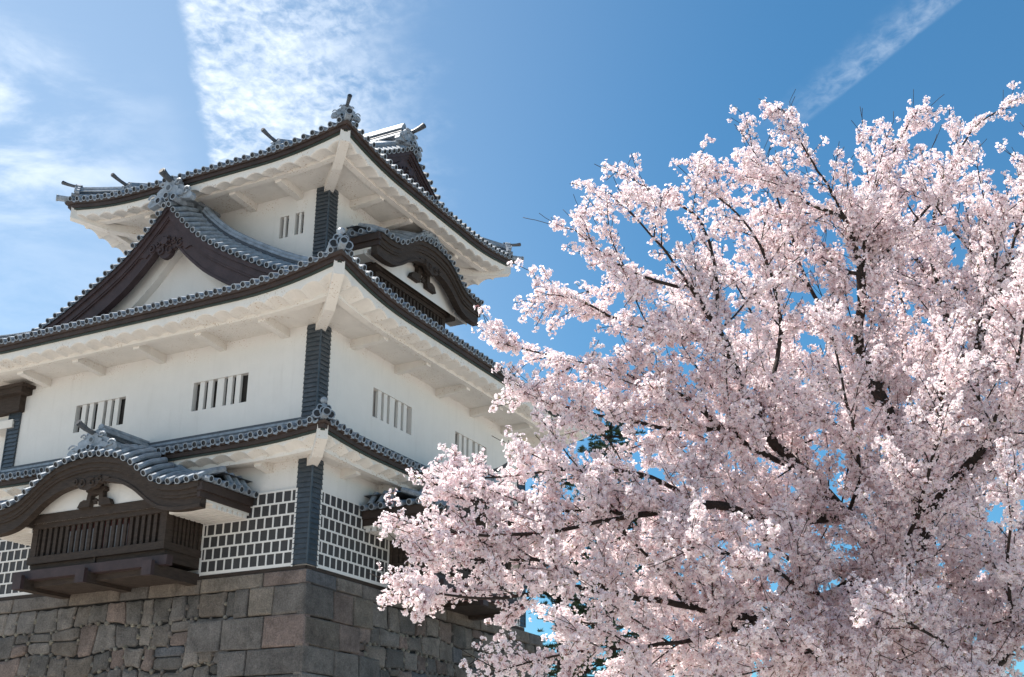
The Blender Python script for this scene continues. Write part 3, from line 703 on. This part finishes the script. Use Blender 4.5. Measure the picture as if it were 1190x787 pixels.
def stone_face(mb, F, s1, z0, ztop, seed):
    rg = random.Random(seed); bat = lambda z: .03 - .05 * z
    def stone(poly, push, gap, rough=.02):
        if len(poly) < 3: return
        poly = [(-.033 + .05 * z - push if x == 0.0 else x, z) for x, z in poly]
        cx_ = sum(p[0] for p in poly) / len(poly); cz_ = sum(p[1] for p in poly) / len(poly)
        col = rg.choices(PAL, WTS)[0]; j = rg.uniform(.92, 1.42); col = (col[0] * j * 1.14, col[1] * j * 1.06, col[2] * j)
        def ring(inset, d):
            r = []
            for x, z in poly:
                L = math.hypot(x - cx_, z - cz_) + 1e-6; k = max(0., 1 - inset / L); r.append(F(cx_ + (x - cx_) * k, bat(cz_ + (z - cz_) * k) + d, cz_ + (z - cz_) * k))
            return r
        tlt = rg.uniform(-.02, .02)
        rows = [ring(gap, -.14), ring(gap + .006, push - .045), ring(gap + .028, push - .010), ring(gap + .10, push + rg.uniform(0, .02))]
        b = len(mb.v); mb.strip(rows, True); n = len(poly); mb.add([F(cx_, bat(cz_) + push + .02, cz_)], [])
        ci = len(mb.v) - 1; base = b + 3 * n
        for k in range(n): mb.f.append((base + k, base + (k + 1) % n, ci)); mb.m.append(mb.cur)
        mb.cols.extend([(*col, 1)] * (4 * n + 1))
    mb.use('stone')
    # capping course
    x = 0.0
    while x < s1:
        w = rg.uniform(.9, 2.2); stone([(x, -.48 + rg.uniform(-.03, .03)), (min(s1, x + w), -.48 + rg.uniform(-.03, .03)), (min(s1, x + w), ztop), (x, ztop)], .07, .006); x += w
    # dressed corner courses
    z = -.48; row = 0
    reach = []
    while z > z0:
        h = rg.uniform(.62, .8); zb = z - h; x = 0.0; end = (3.0 if row % 2 == seed % 2 else 2.1) + rg.uniform(-.3, .5)
        while x < end:
            w = rg.uniform(.75, 1.5)
            if x + w > end - .35: w = end - x
            j = .03; stone([(x, zb + rg.uniform(-j, j) * (x > 0)), (x + w + rg.uniform(-j, j), zb + rg.uniform(-j, j)), (x + w + rg.uniform(-j, j), z), (x, z)], .08 + rg.uniform(0, .025), .007); x += w
        reach.append((zb, z, end)); z = zb; row += 1
    # rough field stones in wandering courses
    def wavy(sd):
        q = [(rg.uniform(.5, 1.6), rg.uniform(0, 6.3), rg.uniform(.02, .055)) for _ in range(4)]
        return lambda x: sum(am * math.sin(fr * x * 1.6 + ph) for fr, ph, am in q)
    courses = []; zc = -.48; top = lambda x: -.48
    while zc > z0:
        zc -= rg.uniform(.42, .66); w_ = wavy(0); bot = (lambda zc, w_: lambda x: zc + w_(x))(zc, w_); courses.append((top, bot)); top = bot
    polys = []
    for top, bot in courses:
        x = 1.75 + rg.uniform(0, .3); xt0 = x
        while x < s1:
            w = rg.uniform(.38, 1.0); x1 = x + w; xt1 = x1 + rg.uniform(-.11, .11); xm = (x + x1) / 2; j = lambda: rg.uniform(-.045, .045)
            if rg.random() < .16 and w > .5:               # a tall joint filled by two smaller stones
                zm = lambda q: (top(q) + bot(q)) / 2 + .04
                polys.append([(x, bot(x)), (x1, bot(x1)), ((x1 + xt1) / 2, zm(x1)), ((x + xt0) / 2, zm(x))]); polys.append([((x + xt0) / 2, zm(x)), ((x1 + xt1) / 2, zm(x1)), (xt1, top(xt1)), (xt0, top(xt0))])
            else:
                polys.append([(x, bot(x)), (xm, bot(xm) + j()), (x1, bot(x1)), ((x1 + xt1) / 2 + j(), (top(x1) + bot(x1)) / 2), (xt1, top(xt1)), ((xt0 + xt1) / 2, top((xt0 + xt1) / 2) - abs(j())), (xt0, top(xt0)), ((x + xt0) / 2 - j(), (top(x) + bot(x)) / 2)])
            x = x1; xt0 = xt1
    end = 1.9
    for poly in polys:
        # round the corners a little
        rp = []
        for k in range(len(poly)):
            a, b, c_ = poly[k - 1], poly[k], poly[(k + 1) % len(poly)]
            if math.hypot(b[0] - c_[0], b[1] - c_[1]) < .05: continue
            t1, t2 = rg.uniform(.08, .24), rg.uniform(.08, .24)
            rp.append((b[0] + (a[0] - b[0]) * t1, b[1] + (a[1] - b[1]) * t1)); rp.append((b[0] + (c_[0] - b[0]) * t2, b[1] + (c_[1] - b[1]) * t2))
        stone(rp, rg.uniform(.0, .07), .012)
        for k in range(0, len(poly)):                     # small wedged-in filler stones at the joints
            if rg.random() < .5:
                vx, vz = poly[k]; q = rg.uniform(.05, .10); n = 6; a0 = rg.random() * 6
                if vz > -.55 or vx < end + .1: continue
                cc = rg.choice([(.28, .25, .20), (.24, .22, .19), (.2, .17, .15)]); b = len(mb.v)
                ring1 = [(vx + q * math.cos(a0 + t * 1.047) * rg.uniform(.7, 1.2), vz + q * math.sin(a0 + t * 1.047) * rg.uniform(.6, 1.1)) for t in range(n)]
                mb.strip([[F(x_, bat(z_) - .1, z_) for x_, z_ in ring1], [F(vx + (x_ - vx) * .9, bat(z_) + .015, vz + (z_ - vz) * .9) for x_, z_ in ring1], [F(vx + (x_ - vx) * .5, bat(z_) + .04, vz + (z_ - vz) * .5) for x_, z_ in ring1]], True)
                mb.f.append(tuple(b + 2 * n + t for t in range(n))); mb.m.append(mb.cur); mb.cols.extend([(*cc, 1)] * (3 * n))
ramp = MB(); ramp.cols = []
stone_face(ramp, FL, 15.5, -4.6, -.13, 3)
stone_face(ramp, FR, 13.2, -4.6, -.13, 8)
def core(zt, zb):                                         # dark packed core and the plain foot below the frame
    o0, o1 = .03 - .05 * zt - .03, .03 - .05 * zb - .03
    b = len(ramp.v); vs = [(-o0, -o0, zt), (13.2, -o0, zt), (13.2, 16, zt), (-o0, 16, zt), (-o1, -o1, zb), (13.4, -o1, zb), (13.4, 16, zb), (-o1, 16, zb)]
    ramp.add(vs, [(0, 1, 2, 3), (0, 1, 5, 4), (1, 2, 6, 5), (2, 3, 7, 6), (3, 0, 4, 7)]); return 8
nv = core(-.16, -OZ - .2); ramp.cols.extend([(.035, .032, .03, 1)] * nv)
rp = ramp.build('stone_rampart'); rp.location = (OX, OY, OZ); rp.rotation_euler = (0, 0, ROT)
tag(rp, 'rampart of grey and brown fitted stones beneath the white turret', 'stone wall')

# ------------------------------------------------------------------ ground
M['ground'] = mat('pale_gravel', (.50, .46, .41), .95, .3, .8, .5, 60, spec=.1)
g = MB().use('ground'); S = 3000
g.add([(-S, -S, 0), (S, -S, 0), (S, S, 0), (-S, S, 0)], [(0, 1, 2, 3)]); go = g.build('ground'); tag(go, kind='structure')

# ------------------------------------------------------------------ flowering cherry tree
LIMBS = {
    'trunk': [(4.23, 12.60, 0.12), (4.32, 12.50, 1.37), (4.38, 12.40, 2.30), (4.34, 12.30, 3.02), (4.17, 12.20, 3.60)],
    'L1': [(4.17, 12.20, 3.60), (3.72, 12.00, 3.95), (3.33, 11.80, 4.38), (2.89, 11.60, 4.77), (2.40, 11.30, 5.21), (2.06, 11.00, 5.90), (1.74, 10.90, 6.46), (1.35, 10.80, 7.02), (1.10, 10.80, 7.33)],
    'L1b': [(3.33, 11.80, 4.38), (2.47, 11.20, 4.21), (1.76, 10.80, 4.27), (1.09, 10.40, 4.09), (0.32, 10.10, 3.85), (-0.11, 9.90, 3.79), (-0.46, 9.80, 3.79), (-0.67, 9.80, 3.79)],
    'L2': [(3.72, 12.00, 3.95), (2.93, 11.40, 3.47), (2.19, 11.00, 3.24), (1.53, 10.60, 3.30), (0.91, 10.30, 3.36), (0.39, 10.10, 3.39), (-0.18, 9.90, 3.27), (-0.59, 9.80, 3.28)],
    'L2b': [(2.19, 11.00, 3.24), (1.41, 10.40, 2.96), (0.66, 10.10, 2.86), (0.24, 9.90, 2.78), (-0.04, 9.80, 2.69)],
    'L1d': [(1.76, 10.80, 4.27), (1.13, 10.60, 4.50), (0.57, 10.40, 4.48), (0.11, 10.20, 4.37), (-0.22, 10.10, 4.32)],
    'L1e': [(2.40, 11.30, 5.21), (1.68, 11.00, 5.03), (1.00, 10.70, 5.02), (0.51, 10.50, 5.08), (0.19, 10.40, 5.15)],
    'L3': [(2.89, 11.60, 4.77), (2.12, 11.20, 5.04), (1.44, 10.90, 5.42), (0.85, 10.70, 5.53), (0.36, 10.50, 5.58), (0.08, 10.40, 5.63)],
    'L4': [(2.06, 11.00, 5.90), (1.47, 10.90, 6.00), (0.96, 10.80, 6.14), (0.54, 10.70, 6.31), (0.33, 10.70, 6.36)],
    'L5': [(1.74, 10.90, 6.46), (1.23, 10.80, 6.57), (0.94, 10.80, 6.76), (0.75, 10.80, 6.93)],
    'L6': [(2.06, 11.00, 5.90), (2.04, 11.10, 6.69), (1.96, 11.20, 7.32), (1.71, 11.20, 7.57), (1.45, 11.20, 7.73)],
    'L7': [(2.40, 11.30, 5.21), (2.75, 11.60, 6.14), (2.71, 11.70, 7.06), (2.43, 11.70, 7.68), (2.08, 11.70, 8.05)],
    'M': [(4.17, 12.20, 3.60), (4.31, 12.40, 4.52), (4.22, 12.40, 5.08), (3.91, 12.20, 5.88), (3.73, 12.00, 6.39), (3.77, 11.80, 7.01), (3.61, 11.60, 7.58), (3.25, 11.40, 8.15), (3.03, 11.30, 8.57)],
    'M2': [(3.77, 11.80, 7.01), (3.96, 11.90, 7.89), (4.31, 12.00, 8.60), (4.55, 12.00, 9.00)],
    'M3': [(3.61, 11.60, 7.58), (3.17, 11.60, 7.79), (2.78, 11.60, 8.21), (2.60, 11.60, 8.54)],
    'M4': [(3.73, 12.00, 6.39), (3.36, 12.20, 6.88), (3.15, 12.40, 7.82), (3.04, 12.50, 8.67)],
    'R1': [(4.31, 12.40, 4.52), (4.52, 12.00, 4.78), (4.81, 11.80, 5.13), (5.31, 11.60, 5.76), (5.88, 11.40, 6.53)],
    'R2': [(4.22, 12.40, 5.08), (4.90, 12.80, 6.29), (5.03, 12.90, 7.18), (4.94, 12.90, 7.84), (5.17, 12.80, 8.71), (5.59, 12.70, 9.37), (5.96, 12.60, 9.61)],
    'R2b': [(5.03, 12.90, 7.18), (5.65, 12.90, 7.84), (6.12, 12.80, 8.48), (6.33, 12.70, 9.07)],
    'R6': [(4.60, 11.30, 5.83), (4.98, 11.20, 6.63), (5.32, 11.20, 7.42), (5.46, 11.20, 7.98)],
    'M5': [(3.77, 11.80, 7.01), (4.52, 12.20, 7.83), (5.06, 12.40, 8.43), (5.21, 12.40, 8.72)],
    'R7': [(5.31, 11.60, 5.76), (5.52, 12.00, 6.69), (5.97, 12.20, 7.50), (6.25, 12.30, 8.32)],
    'R3': [(4.17, 12.20, 3.60), (4.67, 11.80, 3.95), (5.37, 11.50, 4.31), (6.07, 11.30, 4.59)],
    'R4': [(4.81, 11.80, 5.13), (4.60, 11.30, 5.83), (4.76, 11.00, 6.54), (4.95, 10.90, 7.16)],
    'R5': [(4.34, 12.30, 3.02), (4.89, 11.80, 3.21), (5.63, 11.40, 3.31)],
    'F1': [(4.17, 12.20, 3.60), (3.64, 11.20, 3.83), (3.63, 10.50, 4.23), (3.72, 10.10, 4.74), (3.79, 9.90, 5.23)],
    'F3': [(3.33, 11.80, 4.38), (3.33, 11.20, 4.74), (3.13, 10.70, 5.18), (3.01, 10.50, 5.71)],
    'B1': [(4.34, 12.30, 3.02), (3.27, 11.40, 2.92), (2.49, 10.80, 2.71), (1.82, 10.40, 2.60), (1.15, 10.20, 2.58)],
    'B2': [(4.34, 12.30, 3.02), (4.00, 11.20, 2.97), (3.55, 10.30, 3.00), (3.12, 9.80, 3.07)],
    'B3': [(4.89, 11.80, 3.21), (4.39, 10.80, 3.44), (4.24, 10.30, 3.72), (4.28, 10.00, 4.25)],
    'B4': [(2.93, 11.40, 3.47), (2.51, 10.60, 3.49), (2.05, 10.10, 3.61), (1.58, 9.80, 3.63)],
    'K1': [(3.91, 12.20, 5.88), (4.57, 13.20, 6.54), (4.79, 13.80, 7.80), (4.53, 14.00, 8.87)],
    'K2': [(2.89, 11.60, 4.77), (2.88, 12.60, 5.82), (2.47, 13.20, 6.76), (2.03, 13.40, 7.40)],
    'K3': [(4.31, 12.40, 4.52), (5.14, 13.40, 5.15), (5.83, 14.00, 6.28), (6.30, 14.00, 7.30)],
    'K4': [(3.33, 11.80, 4.38), (2.98, 12.60, 4.76), (2.42, 13.00, 5.05), (1.70, 13.20, 5.31)],
    'K5': [(4.34, 12.30, 3.02), (4.26, 13.20, 3.22), (3.81, 13.80, 3.58), (3.20, 14.00, 3.90), (2.43, 14.00, 4.09)],
    'K6': [(4.34, 12.30, 3.02), (5.20, 13.30, 3.78), (6.07, 13.80, 4.45), (6.64, 14.00, 5.52)],
    'K7': [(3.91, 12.20, 5.88), (3.63, 13.20, 6.23), (3.22, 13.80, 7.00), (2.79, 14.00, 8.02)],
    'B5': [(3.27, 11.40, 2.92), (2.75, 10.60, 2.83), (2.35, 10.10, 2.91), (1.94, 9.80, 2.94)],
    'B6': [(4.89, 11.80, 3.21), (4.17, 10.90, 2.79), (3.50, 10.30, 2.59), (2.85, 10.00, 2.56)],
    'F4': [(4.81, 11.80, 5.13), (4.56, 10.80, 5.13), (4.57, 10.30, 5.37), (4.59, 10.00, 5.76)],
    'D1': [(1.53, 10.60, 3.30), (1.16, 10.50, 3.73), (0.79, 10.40, 4.02), (0.48, 10.30, 4.11)],
    'D3': [(1.09, 10.40, 4.09), (0.40, 10.20, 4.07), (-0.11, 10.10, 4.09), (-0.48, 10.00, 4.12)],
    'D4': [(0.91, 10.30, 3.36), (0.32, 10.10, 3.58), (-0.18, 10.00, 3.60), (-0.57, 9.90, 3.54)],
    'K12': [(2.19, 11.00, 3.24), (1.88, 12.00, 3.24), (1.25, 12.40, 3.38), (0.65, 12.50, 3.46)],
    'K13': [(2.93, 11.40, 3.47), (2.62, 12.40, 3.16), (1.99, 12.80, 3.07), (1.29, 12.90, 3.06)],
    'K14': [(1.76, 10.80, 4.27), (1.38, 11.60, 4.25), (0.90, 12.00, 4.00)],
    'K15': [(2.19, 11.00, 3.24), (1.99, 12.00, 3.65), (1.56, 12.60, 3.85)],
    'K8': [(5.03, 12.90, 7.18), (4.92, 13.40, 8.09), (4.69, 13.60, 8.85)],
    'K9': [(3.77, 11.80, 7.01), (3.52, 12.60, 7.59), (3.10, 13.00, 8.18)],
    'K10': [(4.98, 11.20, 6.63), (4.70, 11.30, 7.17), (4.48, 11.40, 7.68)],
    'K11': [(4.90, 12.80, 6.29), (5.69, 13.40, 6.84), (6.30, 13.60, 7.60), (6.53, 13.60, 8.42)],
    'D2': [(2.93, 11.40, 3.47), (2.71, 11.70, 3.93), (2.33, 11.80, 4.21), (1.73, 11.80, 4.04), (1.12, 11.70, 3.94)],
}

def grow():
    """limbs as given; side branches fan out along them, twigs along those"""
    rr = random.Random(21); G = rr.gauss; U = rr.uniform
    nodes, par, own, lev = [], [], [], []
    names = list(LIMBS); key = {}
    def put(p, pa, li, lv): nodes.append(p); par.append(pa); own.append(li); lev.append(lv); return len(nodes) - 1
    def perp_turn(d, ang, up):
        r = Vector((G(0, 1), G(0, 1), G(0, 1) * .8 + up)); r -= d * r.dot(d)
        if r.length < 1e-3: r = d.orthogonal()
        return (d * math.cos(ang) + r.normalized() * math.sin(ang)).normalized()
    def shoot(start, d, L, step, li, lv, droop, wig):
        n = max(2, int(L / step)); ids = []; p = nodes[start].copy(); pa = start
        for k in range(n):
            d = (d + Vector((G(0, wig), G(0, wig), G(0, wig) + droop))).normalized()
            p = p + d * step; pa = put(p.copy(), pa, li, lv); ids.append((pa, d.copy(), (k + 1) / n))
        return ids
    for li, nm in enumerate(names):
        P = [Vector(p) for p in LIMBS[nm]]
        k0 = tuple(LIMBS[nm][0]); prev = key.get(k0, -1)
        if prev < 0: prev = put(P[0], -1, li, 0); key[k0] = prev
        # smooth the given path
        Q = [P[0]]
        for i in range(len(P) - 1):
            a, b, c, d = P[max(i - 1, 0)], P[i], P[i + 1], P[min(i + 2, len(P) - 1)]
            n = max(2, int((c - b).length / .1))
            for k in range(1, n + 1):
                t = k / n; Q.append(.5 * ((2 * b) + (c - a) * t + (2 * a - 5 * b + 4 * c - d) * t * t + (3 * b - a - 3 * c + d) * t ** 3))
        tot = len(Q); wob = Vector((0, 0, 0)); ids = []
        for k in range(1, tot):
            wob = wob * .9 + Vector((G(0, .007), G(0, .007), G(0, .007))); q = Q[k] if k == tot - 1 or nm == 'trunk' else Q[k] + wob * min(1, (tot - 1 - k) / 6)
            prev = put(q, prev, li, 0); ids.append((prev, (Q[k] - Q[k - 1]).normalized(), k / tot))
            for kp in P[1:]:
                if (kp - Q[k]).length < .055: key[tuple(round(x, 2) for x in kp)] = prev
        if nm == 'trunk': continue
        ids += [(i, d, 1.) for i, d, f in shoot(prev, ids[-1][1], U(.12, .28), .06, li, 1, .01, .05)]
        acc = U(0, .2); gap = .15
        for i, d, f in ids:
            acc += .1
            if f < .06 or acc < gap: continue
            acc -= gap; gap = U(.08, .19)
            L = U(.4, 1.35) * (1.15 - .87 * f)
            s1 = shoot(i, perp_turn(d, U(.45, 1.0), .25), L, .1, li, 1, U(-.01, .03), .07)
            if rr.random() < .30: shoot(s1[-1][0], s1[-1][1], U(.14, .34), .08, li, 3, .03, .06)   # bare tip
            a2 = U(0, .12); g2 = .13
            for j, d2, f2 in s1:
                a2 += .1
                if a2 < g2: continue
                a2 -= g2; g2 = U(.075, .15)
                s2 = shoot(j, perp_turn(d2, U(.5, 1.1), .1), U(.14, .5) * (1.2 - .6 * f2), .075, li, 2, .01, .10)
    N_ = len(nodes); kids = [[] for _ in range(N_)]
    for i, p in enumerate(par):
        if p >= 0: kids[p].append(i)
    w = np.zeros(N_)
    for i in range(N_ - 1, -1, -1):
        if not kids[i]: w[i] = 1.0
        if par[i] >= 0: w[par[i]] += w[i]
    rad = .0032 * w ** .46
    A = np.array([tuple(p) for p in nodes]); D = np.zeros_like(A)
    for i, p in enumerate(par):
        if p >= 0: v = A[i] - A[p]; D[i] = v / (np.linalg.norm(v) + 1e-9)
    return A, par, own, kids, rad, D, names, lev
T_nodes, T_par, T_own, T_kids, T_rad, T_dirs, T_names, T_lev = grow()

def petal_mat():
    m, n, l, b = new_mat('cherry_petal')
    n.remove(b); out = [x for x in n if x.type == 'OUTPUT_MATERIAL'][0]
    at = n.new('ShaderNodeAttribute'); at.attribute_name = 'tint'
    d = n.new('ShaderNodeBsdfDiffuse'); t = n.new('ShaderNodeBsdfTranslucent'); mx = n.new('ShaderNodeMixShader'); mx.inputs[0].default_value = .5
    l.new(at.outputs['Color'], d.inputs[0]); l.new(at.outputs['Color'], t.inputs[0])
    l.new(d.outputs[0], mx.inputs[1]); l.new(t.outputs[0], mx.inputs[2]); l.new(mx.outputs[0], out.inputs[0])
    return m
M['petal'] = petal_mat()

def blossom_mesh(centers, normals, radius, roots):
    """flowers of five cupped petals, one quad each, built in bulk"""
    n = len(centers); c = np.repeat(centers, 5, 0); nz = np.repeat(normals, 5, 0)
    ref = np.where(np.abs(nz[:, 2:3]) > .9, np.array([[1., 0, 0]]), np.array([[0, 0, 1.]]))
    ax = np.cross(ref, nz); ax /= np.linalg.norm(ax, axis=1, keepdims=True); ay = np.cross(nz, ax)
    ph = np.repeat(rng.random(n) * 6.283, 5) + np.tile(np.arange(5) * 1.2566, n) + rng.normal(0, .12, 5 * n)
    e = ax * np.cos(ph)[:, None] + ay * np.sin(ph)[:, None]; f = np.cross(nz, e)
    R_ = np.repeat(radius, 5)[:, None] * rng.uniform(.85, 1.15, (5 * n, 1)); cup = np.repeat(rng.uniform(.05, .9, n), 5)[:, None]
    twist = rng.normal(0, .18, (5 * n, 1))
    p0 = c + e * R_ * .06
    p1 = c + e * R_ * .72 + f * R_ * .52 + nz * R_ * (cup * .55 + twist)
    p2 = c + e * R_ * 1.0 + nz * R_ * (cup * .8)
    p3 = c + e * R_ * .72 - f * R_ * .52 + nz * R_ * (cup * .55 - twist)
    # stalk with its dark red calyx behind every flower
    s0 = roots; s1 = centers; sd = s1 - s0; sw = np.cross(sd, rng.normal(0, 1, sd.shape)); sw *= .0013 / (np.linalg.norm(sw, axis=1, keepdims=True) + 1e-9)
    cw = sw * 2.6; sk = np.stack([s0 - sw, s1 - cw, s1 + normals * .002, s0 + sw], 1).reshape(-1, 3)
    sc_ = np.where(rng.random((n, 1)) < .22, np.array([[.36, .35, .15]]), np.array([[.36, .17, .17]])) * rng.uniform(.7, 1.3, (n, 1)); sc_ = np.repeat(sc_, 4, 0)
    v = np.concatenate([np.stack([p0, p1, p2, p3], 1).reshape(-1, 3), sk])
    pk = np.repeat(rng.random(n) ** 1.4, 5)[:, None]
    whiteish = np.array([[.955, .925, .925]]); pink = np.array([[.945, .86, .875]]); deep = np.array([[.68, .36, .42]])
    body = whiteish * (1 - pk) + pink * pk
    t0 = body * .6 + deep * .4
    col = np.concatenate([np.stack([t0, body, body * 1.0, body], 1).reshape(-1, 3), sc_])
    return v, np.concatenate([col, np.ones((len(col), 1))], 1)
def quads_object(name, v, col, m, parent):
    me = bpy.data.meshes.new(name); nv = len(v); nq = nv // 4
    me.vertices.add(nv); me.vertices.foreach_set('co', np.ascontiguousarray(v, dtype=np.float32).ravel())
    me.loops.add(nv); me.loops.foreach_set('vertex_index', np.arange(nv, dtype=np.int32))
    me.polygons.add(nq); me.polygons.foreach_set('loop_start', np.arange(0, nv, 4, dtype=np.int32)); me.polygons.foreach_set('loop_total', np.full(nq, 4, dtype=np.int32))
    me.materials.append(M[m]); me.update(calc_edges=True)
    if col is not None:
        at = me.color_attributes.new('tint', 'FLOAT_COLOR', 'POINT'); at.data.foreach_set('color', col.astype(np.float32).ravel())
    o = bpy.data.objects.new(name, me); COL.objects.link(o); o.parent = parent
    return o
tb = T_nodes[0].copy(); tb[2] = 0
cherry = empty('cherry_tree', tuple(tb)); tag(cherry, 'cherry tree in full pale pink blossom spreading in front of the white turret', 'cherry tree')
def chains_of(li):
    out = []
    for i in range(len(T_nodes)):
        if T_own[i] != li: continue
        p = T_par[i]
        if p >= 0 and T_own[p] == li and max(T_kids[p], key=lambda k: T_rad[k] + (T_own[k] == li)) == i: continue
        ch = [i]
        while True:
            ks = [k for k in T_kids[ch[-1]] if T_own[k] == li]
            if not ks: break
            b = max(T_kids[ch[-1]], key=lambda k: T_rad[k] + (T_own[k] == li))
            if T_own[b] != li: break
            ch.append(b)
        out.append(([p] if p >= 0 else []) + ch)
    return out
n_flowers = 0
tipd = T_nodes - T_nodes.mean(0)
for li, nm in enumerate(T_names):
    mb = MB().use('bark')
    for ch in chains_of(li):
        if len(ch) < 2: continue
        pts = [T_nodes[i] - tb for i in ch]; rd = [float(T_rad[i]) for i in ch]
        if T_rad[ch[0]] > rd[1] * 1.6: rd[0] = rd[1] * 1.15
        if nm == 'trunk': rd = [r * (1.0 + .5 * max(0, 1 - (T_nodes[i][2]) / 1.2)) for r, i in zip(rd, ch)]
        mx_ = max(rd); mb.tube(pts, rd, 10 if mx_ > .05 else 6 if mx_ > .015 else 4, cap=True)
    limb = mb.build('trunk' if nm == 'trunk' else 'limb', cherry, smooth=True)
    if nm == 'trunk': continue
    ids = [i for i in range(len(T_nodes)) if T_own[i] == li and T_rad[i] < .030 and (T_lev[i] > 0 or T_rad[i] < .013)]
    cs, ns, rs, qs = [], [], [], []
    for i in ids:
        r = T_rad[i]; tip = not T_kids[i]
        p = T_par[i]; ab = T_nodes[i] - T_nodes[p]; u = ab / (np.linalg.norm(ab) + 1e-9)
        if T_lev[i] == 3: continue
        k = rng.poisson((3.5 if T_lev[i] == 2 else 3.6) if r < .010 else .4)
        if T_dirs[i][2] > .45 and r < .0045 and tipd[i][2] > 1.2 and rng.random() < .45: k = 0
        for _ in range(k):
            c = T_nodes[p] + ab * rng.random(); d = rng.normal(0, 1, 3); d -= u * (d @ u) * .8; d /= np.linalg.norm(d)
            c = c + d * (r + rng.uniform(.012, .042)); m_ = rng.integers(3, 7)
            for _ in range(m_):
                q = rng.normal(0, 1, 3); q /= np.linalg.norm(q); q = q + d * .7; q /= np.linalg.norm(q)
                cs.append(c + q * rng.uniform(.018, .042)); ns.append(q + rng.normal(0, .25, 3)); qs.append(c - d * .012); rs.append(rng.uniform(.0145, .0195))
    if not cs: continue
    ns = np.array(ns); ns /= np.linalg.norm(ns, axis=1, keepdims=True); n_flowers += len(cs)
    v, col = blossom_mesh(np.array(cs) - tb, ns, np.array(rs), np.array(qs) - tb)
    quads_object('blossom', v, col, 'petal', limb)
print('tree nodes', len(T_nodes), 'flowers', n_flowers, 'trunk r', T_rad[0])

# ------------------------------------------------------------------ dark pines far behind
M['needles'] = mat('pine_needles', (.045, .075, .035), .7, .5, 1.2, spec=.2)
def pine(loc, h, crown_r, z_low, label, seed):
    rg = np.random.default_rng(seed); root = empty('pine_tree', loc); tag(root, label, 'pine tree', 'pines behind the turret')
    mb = MB().use('bark'); lean = rg.normal(0, .5, 2)
    mb.tube([(lean[0] * t * t, lean[1] * t * t, h * t) for t in (0, .25, .5, .75, .97)], [.34, .28, .21, .13, .04], 9)
    vs = []
    z = z_low
    while z < h:
        f = (z - z_low) / (h - z_low); r = crown_r * (1 - f) ** .7 * rg.uniform(.7, 1.1) + .3
        for _ in range(rg.integers(2, 5)):
            a = rg.random() * 6.283; t = z / h; b0 = np.array([lean[0] * t * t, lean[1] * t * t, z]); tip = b0 + np.array([math.cos(a) * r, math.sin(a) * r, r * rg.uniform(.0, .3)])
            mid_ = (b0 + tip) / 2 + np.array([0, 0, -.12 * r]); mb.tube([b0, mid_, tip], [.07, .05, .02], 5)
            for k in range(int(9 * r) + 5):
                q = rg.uniform(.35, 1.05); c = b0 + (tip - b0) * q + rg.normal(0, 1, 3) * np.array([.42, .42, .16]); 
                for _ in range(36):
                    d = rg.normal(0, 1, 3); d[2] = abs(d[2]) * .8 + .1; d /= np.linalg.norm(d); s = np.cross(d, rg.normal(0, 1, 3)); s /= np.linalg.norm(s)
                    L = rg.uniform(.14, .26); vs.append([c, c + d * L * .6 + s * .016, c + d * L, c + d * L * .6 - s * .016])
        z += rg.uniform(.35, .7)
    mb.build('trunk', root, True); v = np.array(vs).reshape(-1, 3); quads_object('crown', v, None, 'needles', root)
pine((2.1, 50, 0), 15.6, 2.6, 5.0, 'dark green pine glimpsed through blossom just right of the turret wall', 5)
pine((4.4, 56, 0), 20.5, 3.2, 6.0, 'taller dark pine glimpsed above the turret eave through blossom', 6)
pine((8.2, 48, 0), 8.4, 2.6, 2.2, 'low dark pine behind the cherry at the bottom of the photo', 9)
